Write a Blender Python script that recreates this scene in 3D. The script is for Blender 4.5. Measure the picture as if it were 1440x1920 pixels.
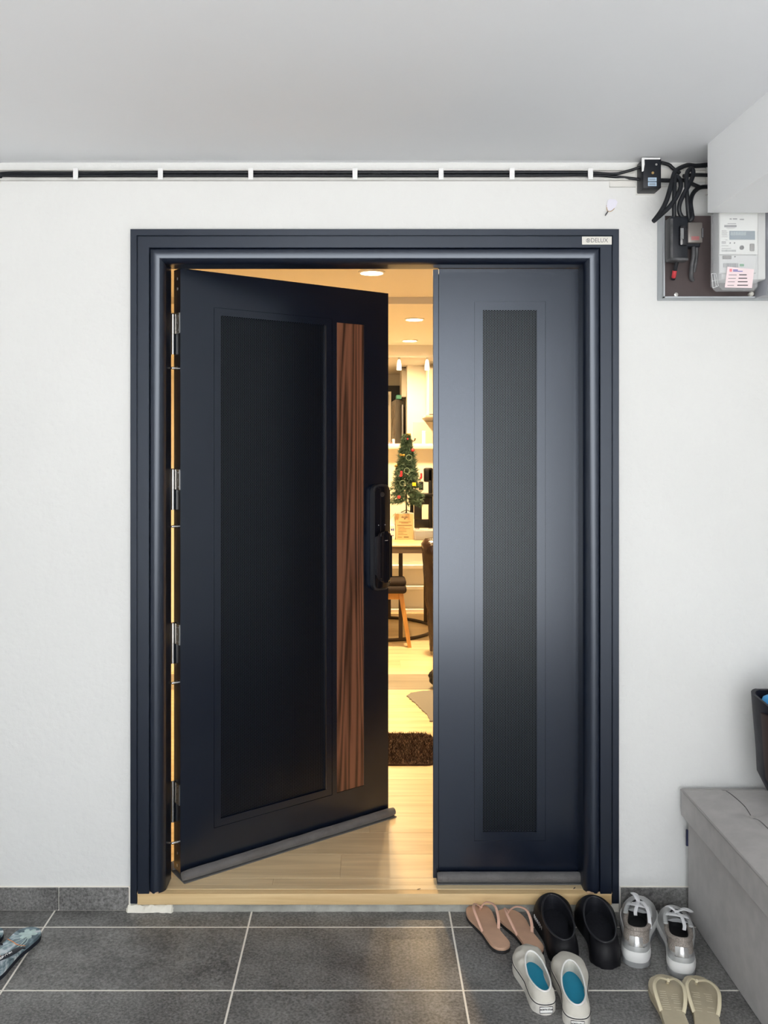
import bpy, bmesh, math, random
from mathutils import Vector, Matrix, Euler, noise

random.seed(7)
for o in list(bpy.data.objects):
    bpy.data.objects.remove(o, do_unlink=True)
SC = bpy.context.scene
COL = SC.collection

# ------------------------------------------------------------------ camera
F, CX, CY, H = 1640.0, 686.0, 825.0, 1.4325      # focal length and principal point in 1440x1920 pixels, eye height
cam_d = bpy.data.cameras.new('camera')
cam = bpy.data.objects.new('camera', cam_d)
COL.objects.link(cam)
cam.location = (0, 0, H)
cam.rotation_euler = (math.radians(90), 0, 0)
cam_d.sensor_width = 36.0
cam_d.lens = F / 1920 * 36.0
cam_d.shift_x = (720 - CX) / 1920
cam_d.shift_y = -(960 - CY) / 1920
cam_d.clip_start = 0.02
SC.camera = cam

# ------------------------------------------------------------------ daylight and exposure
world = bpy.data.worlds.new('world')
SC.world = world
world.use_nodes = True
wn = world.node_tree
for n in list(wn.nodes):
    wn.nodes.remove(n)
tc = wn.nodes.new('ShaderNodeTexCoord')
sx = wn.nodes.new('ShaderNodeSeparateXYZ')
rp = wn.nodes.new('ShaderNodeValToRGB')
mr = wn.nodes.new('ShaderNodeMapRange')
mr.inputs[1].default_value = -1.0
mr.inputs[2].default_value = 1.0
bg = wn.nodes.new('ShaderNodeBackground')
wo = wn.nodes.new('ShaderNodeOutputWorld')
wn.links.new(tc.outputs['Generated'], sx.inputs[0])
wn.links.new(sx.outputs[2], mr.inputs[0])
wn.links.new(mr.outputs[0], rp.inputs[0])
wn.links.new(rp.outputs[0], bg.inputs[0])
wn.links.new(bg.outputs[0], wo.inputs[0])
els = rp.color_ramp.elements
els[0].position = 0.0
els[0].color = (1.0, 0.99, 0.97, 1)
els[1].position = 1.0
els[1].color = (0.54, 0.57, 0.60, 1)
e = els.new(0.47)
e.color = (1.0, 0.99, 0.97, 1)
e = els.new(0.54)
e.color = (0.56, 0.58, 0.60, 1)
bg.inputs[1].default_value = 6.6

SC.view_settings.view_transform = 'Standard'
SC.view_settings.look = 'None'
SC.view_settings.exposure = 0.38
SC.view_settings.gamma = 1.0
SC.view_settings.use_curve_mapping = False


# ------------------------------------------------------------------ helpers
def P(px, py, Y):
    return Vector(((px - CX) / F * Y, Y, H - (py - CY) / F * Y))


def FL(px, py, z=0.0):
    Y = F * (H - z) / (py - CY)
    return Vector(((px - CX) / F * Y, Y, z))


class MB:
    def __init__(s):
        s.bm = bmesh.new()

    def box(s, x0, x1, y0, y1, z0, z1, bev=0.0, seg=2):
        b = bmesh.new()
        bmesh.ops.create_cube(b, size=1.0)
        for v in b.verts:
            v.co = Vector(((x0 + x1) / 2 + v.co.x * (x1 - x0), (y0 + y1) / 2 + v.co.y * (y1 - y0),
                           (z0 + z1) / 2 + v.co.z * (z1 - z0)))
        if bev > 0:
            bmesh.ops.bevel(b, geom=list(b.edges), offset=bev, segments=seg, profile=0.5, affect='EDGES')
        s.merge(b)
        return s

    def merge(s, b, M=None):
        vm = {}
        for v in b.verts:
            vm[v] = s.bm.verts.new(M @ v.co if M else v.co)
        for f in b.faces:
            try:
                s.bm.faces.new([vm[v] for v in f.verts])
            except ValueError:
                pass
        b.free()

    def loft(s, rings, close=True, cap0=False, cap1=False):
        R = [[s.bm.verts.new(p) for p in r] for r in rings]
        n = len(R[0])
        for a, b in zip(R[:-1], R[1:]):
            for i in range(n if close else n - 1):
                j = (i + 1) % n
                s.bm.faces.new((a[i], a[j], b[j], b[i]))
        if cap0:
            s.bm.faces.new(list(reversed(R[0])))
        if cap1:
            s.bm.faces.new(R[-1])
        return R

    def tube(s, pts, r, n=10, ry=None, up=(0, 0, 1), cap=True, closed=False):
        pts = [Vector(p) for p in pts]
        rr = r if isinstance(r, (list, tuple)) else [r] * len(pts)
        rings = []
        ref = Vector(up)
        m = len(pts)
        for i, p in enumerate(pts):
            if closed:
                t = pts[(i + 1) % m] - pts[i - 1]
            else:
                t = pts[min(i + 1, m - 1)] - pts[max(i - 1, 0)]
            t.normalize()
            side = t.cross(ref)
            if side.length < 1e-4:
                side = t.orthogonal()
            side.normalize()
            nn = side.cross(t).normalized()
            if ry is None:
                ref = nn
            b = (rr[i] if ry is None else ry * rr[i] / max(rr))
            rings.append([p + side * (rr[i] * math.cos(a)) + nn * (b * math.sin(a))
                          for a in [2 * math.pi * k / n for k in range(n)]])
        if closed:
            rings.append(rings[0])
            R = s.loft(rings)
        else:
            s.loft(rings, cap0=cap, cap1=cap)
        return s

    def lathe(s, prof, c=(0, 0, 0), n=24, axis='z'):
        rings = []
        c = Vector(c)
        for r, z in prof:
            ring = []
            for k in range(n):
                a = 2 * math.pi * k / n
                q = Vector((r * math.cos(a), r * math.sin(a), z))
                if axis == 'y':
                    q = Vector((q.x, -q.z, q.y))
                elif axis == 'x':
                    q = Vector((q.z, q.x, q.y))
                ring.append(c + q)
            rings.append(ring)
        s.loft(rings, cap0=prof[0][0] > 1e-5, cap1=prof[-1][0] > 1e-5)
        bmesh.ops.remove_doubles(s.bm, verts=list(s.bm.verts), dist=1e-6)
        return s

    def prism(s, poly, z0, z1, bev=0.0, seg=2):
        b = bmesh.new()
        lo = [b.verts.new((p[0], p[1], z0)) for p in poly]
        hi = [b.verts.new((p[0], p[1], z1)) for p in poly]
        n = len(poly)
        b.faces.new(list(reversed(lo)))
        b.faces.new(hi)
        rim = []
        for i in range(n):
            j = (i + 1) % n
            b.faces.new((lo[i], lo[j], hi[j], hi[i]))
        if bev > 0:
            b.edges.ensure_lookup_table()
            ed = [e_ for e_ in b.edges if abs(e_.verts[0].co.z - e_.verts[1].co.z) < 1e-9]
            bmesh.ops.bevel(b, geom=ed, offset=bev, segments=seg, profile=0.5, affect='EDGES')
        s.merge(b)
        return s

    def poly(s, pts):
        s.bm.faces.new([s.bm.verts.new(p) for p in pts])
        return s

    def xform(s, M):
        for v in s.bm.verts:
            v.co = M @ v.co
        return s


def build(name, mb, m, parent=None, world_coords=False, smooth=True, ang=35):
    bm = mb.bm
    bmesh.ops.recalc_face_normals(bm, faces=list(bm.faces))
    if parent is not None and world_coords:
        inv = parent.matrix_basis.inverted()
        if parent.parent:
            inv = (parent.parent.matrix_basis @ parent.matrix_basis).inverted()
        for v in bm.verts:
            v.co = inv @ v.co
    me = bpy.data.meshes.new(name)
    bm.to_mesh(me)
    bm.free()
    if smooth:
        for p in me.polygons:
            p.use_smooth = True
        me.set_sharp_from_angle(angle=math.radians(ang))
    me.materials.append(M[m] if isinstance(m, str) else m)
    o = bpy.data.objects.new(name, me)
    COL.objects.link(o)
    if parent is not None:
        o.parent = parent
    return o


def tag(o, label, cat=None, group=None, kind=None):
    if label:
        o['label'] = label
    if cat:
        o['category'] = cat
    if group:
        o['group'] = group
    if kind:
        o['kind'] = kind
    return o


def thing(name, label, cat, loc=(0, 0, 0), rz=0.0, group=None, kind=None):
    o = bpy.data.objects.new(name, None)
    COL.objects.link(o)
    o.empty_display_size = 0.05
    o.location = loc
    o.rotation_euler = (0, 0, rz)
    o.matrix_basis = Matrix.Translation(loc) @ Matrix.Rotation(rz, 4, 'Z')
    return tag(o, label, cat, group, kind)


def text(name, s, size, m, parent, Mx, align='CENTER', extrude=0.0003, bold=0.0, xs=1.0):
    cu = bpy.data.curves.new(name, 'FONT')
    cu.body = s
    cu.size = size
    cu.align_x = align
    cu.align_y = 'CENTER'
    cu.extrude = extrude
    cu.offset = bold
    cu.resolution_u = 3
    t = bpy.data.objects.new('tmp_text', cu)
    COL.objects.link(t)
    dg = bpy.context.evaluated_depsgraph_get()
    me = bpy.data.meshes.new_from_object(t.evaluated_get(dg))
    bpy.data.objects.remove(t, do_unlink=True)
    me.transform(Mx @ Matrix.Diagonal((xs, 1, 1, 1)))
    me.name = name
    me.materials.clear()
    me.materials.append(M[m])
    o = bpy.data.objects.new(name, me)
    COL.objects.link(o)
    if parent is not None:
        o.parent = parent
    return o


FRONT = Matrix.Rotation(math.radians(90), 4, 'X')      # lettering that faces -Y


def spline(pts, n=8, closed=False):
    pts = [Vector(p) for p in pts]
    out = []
    m = len(pts)
    for i in range(m if closed else m - 1):
        if closed:
            p0, p1, p2, p3 = pts[i - 1], pts[i], pts[(i + 1) % m], pts[(i + 2) % m]
        else:
            p0 = pts[max(i - 1, 0)]
            p1 = pts[i]
            p2 = pts[i + 1]
            p3 = pts[min(i + 2, m - 1)]
        for k in range(n):
            t = k / n
            out.append(0.5 * ((2 * p1) + (p2 - p0) * t + (2 * p0 - 5 * p1 + 4 * p2 - p3) * t * t
                              + (3 * p1 - p0 - 3 * p2 + p3) * t ** 3))
    if not closed:
        out.append(pts[-1])
    return out


# ------------------------------------------------------------------ materials
M = {}


def mat(name, col, rough=0.5, metal=0.0, bump=0.0, bscale=60.0, var=0.0, vscale=8.0, col2=None, spec=0.5,
        emit=None, estr=0.0, trans=0.0, alpha=1.0, bdist=0.002, rvar=0.0, ior=1.45, coat=0.0, sheen=0.0, stint=None):
    m = bpy.data.materials.new(name)
    m.use_nodes = True
    nt = m.node_tree
    b = nt.nodes['Principled BSDF']
    b.inputs['Base Color'].default_value = (*col, 1)
    b.inputs['Roughness'].default_value = rough
    b.inputs['Metallic'].default_value = metal
    b.inputs['Specular IOR Level'].default_value = spec
    b.inputs['IOR'].default_value = ior
    b.inputs['Coat Weight'].default_value = coat
    b.inputs['Sheen Weight'].default_value = sheen
    if stint:
        b.inputs['Specular Tint'].default_value = (*stint, 1)
    if trans:
        b.inputs['Transmission Weight'].default_value = trans
    if alpha < 1:
        b.inputs['Alpha'].default_value = alpha
    if emit:
        b.inputs['Emission Color'].default_value = (*emit, 1)
        b.inputs['Emission Strength'].default_value = estr
    t = nt.nodes.new('ShaderNodeTexCoord')
    if var > 0:
        nz = nt.nodes.new('ShaderNodeTexNoise')
        nz.inputs['Scale'].default_value = vscale
        nz.inputs['Detail'].default_value = 6
        nt.links.new(t.outputs['Object'], nz.inputs['Vector'])
        r = nt.nodes.new('ShaderNodeValToRGB')
        c2 = col2 or tuple(max(0, c * (1 - var)) for c in col)
        r.color_ramp.elements[0].position = 0.35
        r.color_ramp.elements[1].position = 0.65
        r.color_ramp.elements[0].color = (*c2, 1)
        r.color_ramp.elements[1].color = (*col, 1)
        nt.links.new(nz.outputs[0], r.inputs[0])
        nt.links.new(r.outputs[0], b.inputs['Base Color'])
        if rvar:
            mm = nt.nodes.new('ShaderNodeMapRange')
            mm.inputs[3].default_value = rough - rvar
            mm.inputs[4].default_value = rough + rvar
            nt.links.new(nz.outputs[0], mm.inputs[0])
            nt.links.new(mm.outputs[0], b.inputs['Roughness'])
    if bump > 0:
        nb = nt.nodes.new('ShaderNodeTexNoise')
        nb.inputs['Scale'].default_value = bscale
        nb.inputs['Detail'].default_value = 4
        nt.links.new(t.outputs['Object'], nb.inputs['Vector'])
        bp = nt.nodes.new('ShaderNodeBump')
        bp.inputs['Strength'].default_value = bump
        bp.inputs['Distance'].default_value = bdist
        nt.links.new(nb.outputs[0], bp.inputs['Height'])
        nt.links.new(bp.outputs[0], b.inputs['Normal'])
    M[name] = m
    return m


def N(m, t, **kw):
    n = m.node_tree.nodes.new(t)
    for k, v in kw.items():
        setattr(n, k, v)
    return n


def L(m, a, b):
    m.node_tree.links.new(a, b)


def wood(name, c1, c2, axis='X', scale=3.0, stretch=14.0, rough=0.4, rnd=0.0, bump=0.05, ringy=0.0):
    m = bpy.data.materials.new(name)
    m.use_nodes = True
    b = m.node_tree.nodes['Principled BSDF']
    b.inputs['Roughness'].default_value = rough
    t = N(m, 'ShaderNodeTexCoord')
    mp = N(m, 'ShaderNodeMapping')
    sc = [scale * stretch] * 3
    sc['XYZ'.index(axis)] = scale
    mp.inputs['Scale'].default_value = sc
    L(m, t.outputs['Object'], mp.inputs['Vector'])
    oi = N(m, 'ShaderNodeObjectInfo')
    ad = N(m, 'ShaderNodeVectorMath', operation='ADD')
    cb = N(m, 'ShaderNodeCombineXYZ')
    mu = N(m, 'ShaderNodeMath', operation='MULTIPLY')
    mu.inputs[1].default_value = 50 if rnd else 0
    L(m, oi.outputs['Random'], mu.inputs[0])
    for i in range(3):
        L(m, mu.outputs[0], cb.inputs[i])
    L(m, mp.outputs[0], ad.inputs[0])
    L(m, cb.outputs[0], ad.inputs[1])
    nz = N(m, 'ShaderNodeTexNoise')
    nz.inputs['Scale'].default_value = 1.0
    nz.inputs['Detail'].default_value = 8
    nz.inputs['Distortion'].default_value = 1.2 + ringy
    L(m, ad.outputs[0], nz.inputs['Vector'])
    src = nz.outputs[0]
    if ringy:
        n2 = N(m, 'ShaderNodeTexNoise')
        n2.inputs['Scale'].default_value = 0.35
        n2.inputs['Detail'].default_value = 1
        L(m, ad.outputs[0], n2.inputs['Vector'])
        mm = N(m, 'ShaderNodeMath', operation='MULTIPLY')
        mm.inputs[1].default_value = 22.0
        L(m, n2.outputs[0], mm.inputs[0])
        fr = N(m, 'ShaderNodeMath', operation='PINGPONG')
        fr.inputs[1].default_value = 1.0
        L(m, mm.outputs[0], fr.inputs[0])
        mx = N(m, 'ShaderNodeMath', operation='MULTIPLY_ADD')
        mx.inputs[1].default_value = 0.35
        L(m, fr.outputs[0], mx.inputs[0])
        s2 = N(m, 'ShaderNodeMath', operation='MULTIPLY')
        s2.inputs[1].default_value = 0.68
        L(m, nz.outputs[0], s2.inputs[0])
        L(m, s2.outputs[0], mx.inputs[2])
        src = mx.outputs[0]
    r = N(m, 'ShaderNodeValToRGB')
    r.color_ramp.elements[0].position = 0.32
    r.color_ramp.elements[1].position = 0.66
    r.color_ramp.elements[0].color = (*c1, 1)
    r.color_ramp.elements[1].color = (*c2, 1)
    L(m, src, r.inputs[0])
    out = r.outputs[0]
    if rnd:
        hs = N(m, 'ShaderNodeHueSaturation')
        mr_ = N(m, 'ShaderNodeMapRange')
        mr_.inputs[3].default_value = 1 - rnd
        mr_.inputs[4].default_value = 1 + rnd * 0.5
        L(m, oi.outputs['Random'], mr_.inputs[0])
        L(m, mr_.outputs[0], hs.inputs['Value'])
        L(m, out, hs.inputs['Color'])
        out = hs.outputs[0]
    L(m, out, b.inputs['Base Color'])
    bp = N(m, 'ShaderNodeBump')
    bp.inputs['Strength'].default_value = bump
    bp.inputs['Distance'].default_value = 0.001
    L(m, src, bp.inputs['Height'])
    L(m, bp.outputs[0], b.inputs['Normal'])
    M[name] = m
    return m


# painted plaster with trowel relief
mat('plaster', (0.72, 0.725, 0.715), 0.8, bump=0.55, bscale=55, var=0.03, vscale=2.0, bdist=0.004, spec=0.25)
mat('ceiling_paint', (0.86, 0.875, 0.90), 0.62, bump=0.06, bscale=25, var=0.03, vscale=1.2)
mat('beam_paint', (0.94, 0.95, 0.96), 0.6, bump=0.06, bscale=25)
mat('room_paint', (0.82, 0.78, 0.70), 0.7, var=0.02)
mat('room_ceiling', (0.80, 0.76, 0.70), 0.7)
mat('grout', (0.86, 0.82, 0.75), 0.85, bump=0.2, bscale=200)
mat('door_paint', (0.0028, 0.0055, 0.0140), 0.25, stint=(0.80, 0.88, 1.0), ior=1.6, bump=0.05, bscale=700, bdist=0.0003, spec=0.60)
mat('frame_paint', (0.0040, 0.0070, 0.0165), 0.32, stint=(0.80, 0.88, 1.0), ior=1.6, bump=0.04, bscale=700, bdist=0.0003, spec=0.60)
mat('black_gloss', (0.006, 0.006, 0.010), 0.08, spec=0.5, coat=0.3)
mat('black_satin', (0.022, 0.022, 0.026), 0.38)
mat('black_plastic', (0.010, 0.012, 0.017), 0.42, bump=0.1, bscale=300, spec=0.35)
mat('cable_black', (0.014, 0.016, 0.021), 0.45, spec=0.4, var=0.5, vscale=60, bump=0.1, bscale=200)
mat('worn_black', (0.03, 0.032, 0.036), 0.5, var=0.6, vscale=30, col2=(0.10, 0.10, 0.105))
mat('steel', (0.55, 0.54, 0.52), 0.28, metal=1.0)
mat('steel_dark', (0.18, 0.18, 0.19), 0.35, metal=1.0)
mat('plate_silver', (0.70, 0.68, 0.63), 0.35, metal=0.35)
mat('ink', (0.02, 0.02, 0.025), 0.6)
mat('ink_grey', (0.16, 0.16, 0.17), 0.6)
mat('ink_blue', (0.06, 0.07, 0.35), 0.6)
mat('ink_pink', (0.75, 0.25, 0.28), 0.6)
mat('white_plastic', (0.80, 0.80, 0.80), 0.4)
mat('hook_pad', (0.74, 0.73, 0.82), 0.3, spec=0.6)
mat('off_white', (0.72, 0.71, 0.68), 0.5)
mat('channel_white', (0.74, 0.73, 0.71), 0.5, var=0.12, vscale=12)
mat('tray_metal', (0.47, 0.50, 0.53), 0.45, metal=0.25, var=0.1, vscale=6)
mat('brown_board', (0.060, 0.043, 0.043), 0.5, var=0.3, vscale=9, bump=0.05, bscale=80)
mat('meter_body', (0.62, 0.63, 0.63), 0.45)
mat('meter_face', (0.74, 0.75, 0.73), 0.45)
mat('clear_plastic', (0.88, 0.90, 0.92), 0.12, alpha=0.28, spec=0.6)
mat('smoke_plastic', (0.35, 0.36, 0.40), 0.25, alpha=0.75)
mat('lcd', (0.13, 0.19, 0.24), 0.2)
mat('lcd_digit', (0.40, 0.48, 0.52), 0.4)
mat('sticker_pink', (0.80, 0.66, 0.68), 0.55)
mat('sticker_blue', (0.42, 0.56, 0.70), 0.5)
mat('red_plastic', (0.55, 0.05, 0.06), 0.4)
mat('green_mark', (0.05, 0.28, 0.10), 0.5)
mat('brass', (0.55, 0.38, 0.16), 0.35, metal=0.8)
mat('mortar', (0.42, 0.42, 0.38), 0.9, var=0.35, vscale=14, bump=0.6, bscale=60, bdist=0.004)
mat('mortar_white', (0.82, 0.79, 0.70), 0.85, var=0.08, vscale=20, bump=0.5, bscale=90, bdist=0.003)
mat('putty', (0.62, 0.42, 0.25), 0.7, var=0.2, vscale=40, bump=0.3, bscale=90)
mat('foam_grey', (0.135, 0.13, 0.13), 0.85, bump=0.5, bscale=260, var=0.25, vscale=18, bdist=0.003, sheen=0.2)
mat('strip_grey', (0.12, 0.12, 0.12), 0.75)
mat('bench_fabric', (0.42, 0.40, 0.39), 0.92, bump=0.35, bscale=650, var=0.12, vscale=25, bdist=0.0012, sheen=0.25)
mat('bench_piping', (0.34, 0.325, 0.315), 0.85)
mat('seam_thread', (0.11, 0.105, 0.105), 0.9)
mat('tag_navy', (0.015, 0.02, 0.06), 0.6)
mat('bag_black', (0.008, 0.008, 0.015), 0.5, spec=0.3, bump=0.3, bscale=20, bdist=0.006)
mat('bag_brown', (0.035, 0.020, 0.018), 0.5, bump=0.2, bscale=30)
mat('bag_blue', (0.05, 0.30, 0.62), 0.25, bump=0.5, bscale=26, bdist=0.008)
mat('pink_sole', (0.62, 0.39, 0.27), 0.55, var=0.15, vscale=18, bump=0.1, bscale=60)
mat('pink_strap', (0.66, 0.40, 0.30), 0.42)
mat('dark_rubber', (0.02, 0.018, 0.018), 0.7)
mat('clog_black', (0.004, 0.004, 0.006), 0.5, spec=0.3, bump=0.1, bscale=200)
mat('clog_inside', (0.006, 0.007, 0.012), 0.75, bump=0.5, bscale=120, bdist=0.003)
mat('canvas', (0.66, 0.63, 0.56), 0.85, var=0.12, vscale=14, bump=0.3, bscale=450, bdist=0.001)
mat('canvas_rim', (0.80, 0.79, 0.76), 0.8)
mat('rubber_white', (0.74, 0.71, 0.65), 0.55, var=0.15, vscale=20)
mat('insole_teal', (0.01, 0.25, 0.40), 0.75, bump=0.3, bscale=300, var=0.2, vscale=12)
mat('silver_fabric', (0.50, 0.50, 0.50), 0.35, metal=0.45, bump=0.5, bscale=500, bdist=0.001, var=0.1, vscale=30)
mat('silver_shine', (0.72, 0.72, 0.72), 0.2, metal=0.8)
mat('silver_soft', (0.50, 0.51, 0.51), 0.38, metal=0.4)
mat('mesh_fabric', (0.42, 0.37, 0.33), 0.7, bump=0.8, bscale=380, var=0.45, vscale=330, bdist=0.002)
mat('lace_white', (0.74, 0.74, 0.76), 0.75, bump=0.3, bscale=500)
mat('midsole', (0.76, 0.76, 0.75), 0.45)
mat('outsole', (0.28, 0.285, 0.29), 0.6)
mat('shoe_inside', (0.05, 0.052, 0.055), 0.8)
mat('tongue_grey', (0.20, 0.205, 0.21), 0.45, metal=0.3)
mat('beige_sole', (0.55, 0.48, 0.34), 0.6, var=0.18, vscale=14, bump=0.15, bscale=120)
mat('beige_strap', (0.64, 0.57, 0.40), 0.42)
mat('beige_print', (0.66, 0.60, 0.46), 0.6)
mat('flip_navy', (0.010, 0.013, 0.024), 0.6)
mat('orange_print', (0.75, 0.28, 0.10), 0.6)
mat('mint_print', (0.58, 0.74, 0.72), 0.6, var=0.25, vscale=60)
mat('white_print', (0.8, 0.8, 0.8), 0.6)
mat('mat_brown', (0.075, 0.040, 0.025), 0.95, var=0.4, vscale=30)
mat('rug_grey', (0.21, 0.20, 0.185), 0.95, bump=0.4, bscale=200)
mat('leather_brown', (0.028, 0.015, 0.011), 0.22, bump=0.7, bscale=22, bdist=0.01)
mat('bark_brown', (0.05, 0.032, 0.018), 0.5)
mat('taupe', (0.12, 0.085, 0.06), 0.55)
mat('cushion_brown', (0.020, 0.013, 0.012), 0.85, bump=0.2, bscale=200)
mat('black_wood', (0.010, 0.010, 0.013), 0.35)
mat('card', (0.56, 0.39, 0.22), 0.75, var=0.05, vscale=12)
mat('card_side', (0.66, 0.60, 0.48), 0.7)
mat('card_top', (0.60, 0.68, 0.70), 0.6)
mat('tissue_white', (0.85, 0.82, 0.76), 0.8)
mat('pine', (0.035, 0.085, 0.055), 0.75, var=0.5, vscale=40, col2=(0.10, 0.17, 0.13))
mat('pine_light', (0.16, 0.24, 0.19), 0.75)
mat('orn_red', (0.55, 0.03, 0.05), 0.35)
mat('orn_yellow', (0.72, 0.55, 0.03), 0.35)
mat('orn_gold', (0.48, 0.33, 0.08), 0.35, metal=0.5, var=0.7, vscale=90)
mat('orn_brown', (0.14, 0.085, 0.04), 0.5)
mat('fridge_grey', (0.17, 0.155, 0.145), 0.35, metal=0.3)
mat('magnets', (0.65, 0.55, 0.48), 0.6, var=0.9, vscale=22, col2=(0.06, 0.04, 0.04))
mat('dark_door', (0.010, 0.011, 0.018), 0.5)
mat('cabinet_white', (0.80, 0.74, 0.62), 0.4)
mat('cabinet_grey', (0.52, 0.48, 0.41), 0.4)
mat('green_box', (0.07, 0.26, 0.20), 0.6)
mat('counter_white', (0.80, 0.76, 0.66), 0.3)
mat('lamp_ring', (0.85, 0.83, 0.80), 0.4)
mat('lamp_glow', (1, 1, 1), 0.4, emit=(1.0, 0.80, 0.52), estr=14.0)
mat('shade_glow', (0.9, 0.88, 0.82), 0.35, emit=(1.0, 0.84, 0.58), estr=2.2)
mat('fluff_black', (0.006, 0.006, 0.007), 0.8)
wood('walnut', (0.034, 0.013, 0.008), (0.190, 0.078, 0.044), 'Z', 1.3, 26, rough=0.38, ringy=0.6, bump=0.08)
wood('oak_floor', (0.64, 0.49, 0.29), (0.80, 0.64, 0.40), 'X', 1.6, 16, rough=0.33, rnd=0.12, bump=0.03)
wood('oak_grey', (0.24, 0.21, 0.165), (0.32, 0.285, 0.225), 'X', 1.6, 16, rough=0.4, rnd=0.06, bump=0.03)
wood('sill_wood', (0.60, 0.40, 0.19), (0.76, 0.56, 0.30), 'X', 1.2, 22, rough=0.45)
wood('stool_wood', (0.42, 0.20, 0.05), (0.60, 0.32, 0.09), 'Z', 4, 10, rough=0.4)
wood('table_wood', (0.62, 0.48, 0.26), (0.76, 0.62, 0.38), 'X', 2, 12, rough=0.4)

# dark stone floor tile: fine speckle over soft cloud
m = mat('floor_tile', (0.06, 0.06, 0.06), 0.36)
b = m.node_tree.nodes['Principled BSDF']
t = N(m, 'ShaderNodeTexCoord')
oi = N(m, 'ShaderNodeObjectInfo')
ad = N(m, 'ShaderNodeVectorMath', operation='ADD')
L(m, t.outputs['Object'], ad.inputs[0])
L(m, oi.outputs['Random'], ad.inputs[1])
n1 = N(m, 'ShaderNodeTexNoise')
n1.inputs['Scale'].default_value = 140
n1.inputs['Detail'].default_value = 8
n1.inputs['Roughness'].default_value = 0.7
n2 = N(m, 'ShaderNodeTexNoise')
n2.inputs['Scale'].default_value = 9
n2.inputs['Detail'].default_value = 5
L(m, ad.outputs[0], n1.inputs['Vector'])
L(m, ad.outputs[0], n2.inputs['Vector'])
w1 = N(m, 'ShaderNodeMath', operation='MULTIPLY')
w1.inputs[1].default_value = 1.45
L(m, n1.outputs[0], w1.inputs[0])
mx = N(m, 'ShaderNodeMath', operation='MULTIPLY_ADD')
mx.inputs[1].default_value = 0.55
L(m, n2.outputs[0], mx.inputs[0])
L(m, w1.outputs[0], mx.inputs[2])
r = N(m, 'ShaderNodeValToRGB')
r.color_ramp.elements[0].position = 0.40
r.color_ramp.elements[0].color = (0.080, 0.078, 0.076, 1)
r.color_ramp.elements[1].position = 0.66
r.color_ramp.elements[1].color = (0.32, 0.315, 0.306, 1)
hm = N(m, 'ShaderNodeMath', operation='MULTIPLY')
hm.inputs[1].default_value = 0.5
L(m, mx.outputs[0], hm.inputs[0])
L(m, hm.outputs[0], r.inputs[0])
L(m, r.outputs[0], b.inputs['Base Color'])
bp = N(m, 'ShaderNodeBump')
bp.inputs['Strength'].default_value = 0.25
bp.inputs['Distance'].default_value = 0.001
L(m, n1.outputs[0], bp.inputs['Height'])
L(m, bp.outputs[0], b.inputs['Normal'])

# perforated sheet: staggered round holes over a black backing
m = mat('perforated', (0.02, 0.02, 0.03), 0.30, ior=1.6, stint=(0.88, 0.93, 1.0))
b = m.node_tree.nodes['Principled BSDF']
t = N(m, 'ShaderNodeTexCoord')
sp = N(m, 'ShaderNodeSeparateXYZ')
L(m, t.outputs['Object'], sp.inputs[0])


def lattice(off):
    ds = []
    for ax, pitch in ((0, 0.0088), (2, 0.0051)):
        q = N(m, 'ShaderNodeMath', operation='MULTIPLY_ADD')
        q.inputs[1].default_value = 1 / pitch
        q.inputs[2].default_value = off
        L(m, sp.outputs[ax], q.inputs[0])
        fr = N(m, 'ShaderNodeMath', operation='FRACT')
        L(m, q.outputs[0], fr.inputs[0])
        sb = N(m, 'ShaderNodeMath', operation='SUBTRACT')
        sb.inputs[1].default_value = 0.5
        L(m, fr.outputs[0], sb.inputs[0])
        sc = N(m, 'ShaderNodeMath', operation='MULTIPLY')
        sc.inputs[1].default_value = pitch
        L(m, sb.outputs[0], sc.inputs[0])
        pw = N(m, 'ShaderNodeMath', operation='POWER')
        pw.inputs[1].default_value = 2
        L(m, sc.outputs[0], pw.inputs[0])
        ds.append(pw)
    s = N(m, 'ShaderNodeMath', operation='ADD')
    L(m, ds[0].outputs[0], s.inputs[0])
    L(m, ds[1].outputs[0], s.inputs[1])
    return s


mn = N(m, 'ShaderNodeMath', operation='MINIMUM')
L(m, lattice(0.0).outputs[0], mn.inputs[0])
L(m, lattice(0.5).outputs[0], mn.inputs[1])
gt = N(m, 'ShaderNodeMath', operation='GREATER_THAN')
gt.inputs[1].default_value = 0.0019 ** 2
L(m, mn.outputs[0], gt.inputs[0])
cm = N(m, 'ShaderNodeMix', data_type='RGBA')
cm.inputs['A'].default_value = (0.001, 0.001, 0.0015, 1)
cm.inputs['B'].default_value = (0.006, 0.009, 0.017, 1)
L(m, gt.outputs[0], cm.inputs['Factor'])
L(m, cm.outputs['Result'], b.inputs['Base Color'])
sv = N(m, 'ShaderNodeMath', operation='MULTIPLY')
sv.inputs[1].default_value = 0.55
L(m, gt.outputs[0], sv.inputs[0])
L(m, sv.outputs[0], b.inputs['Specular IOR Level'])

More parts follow.
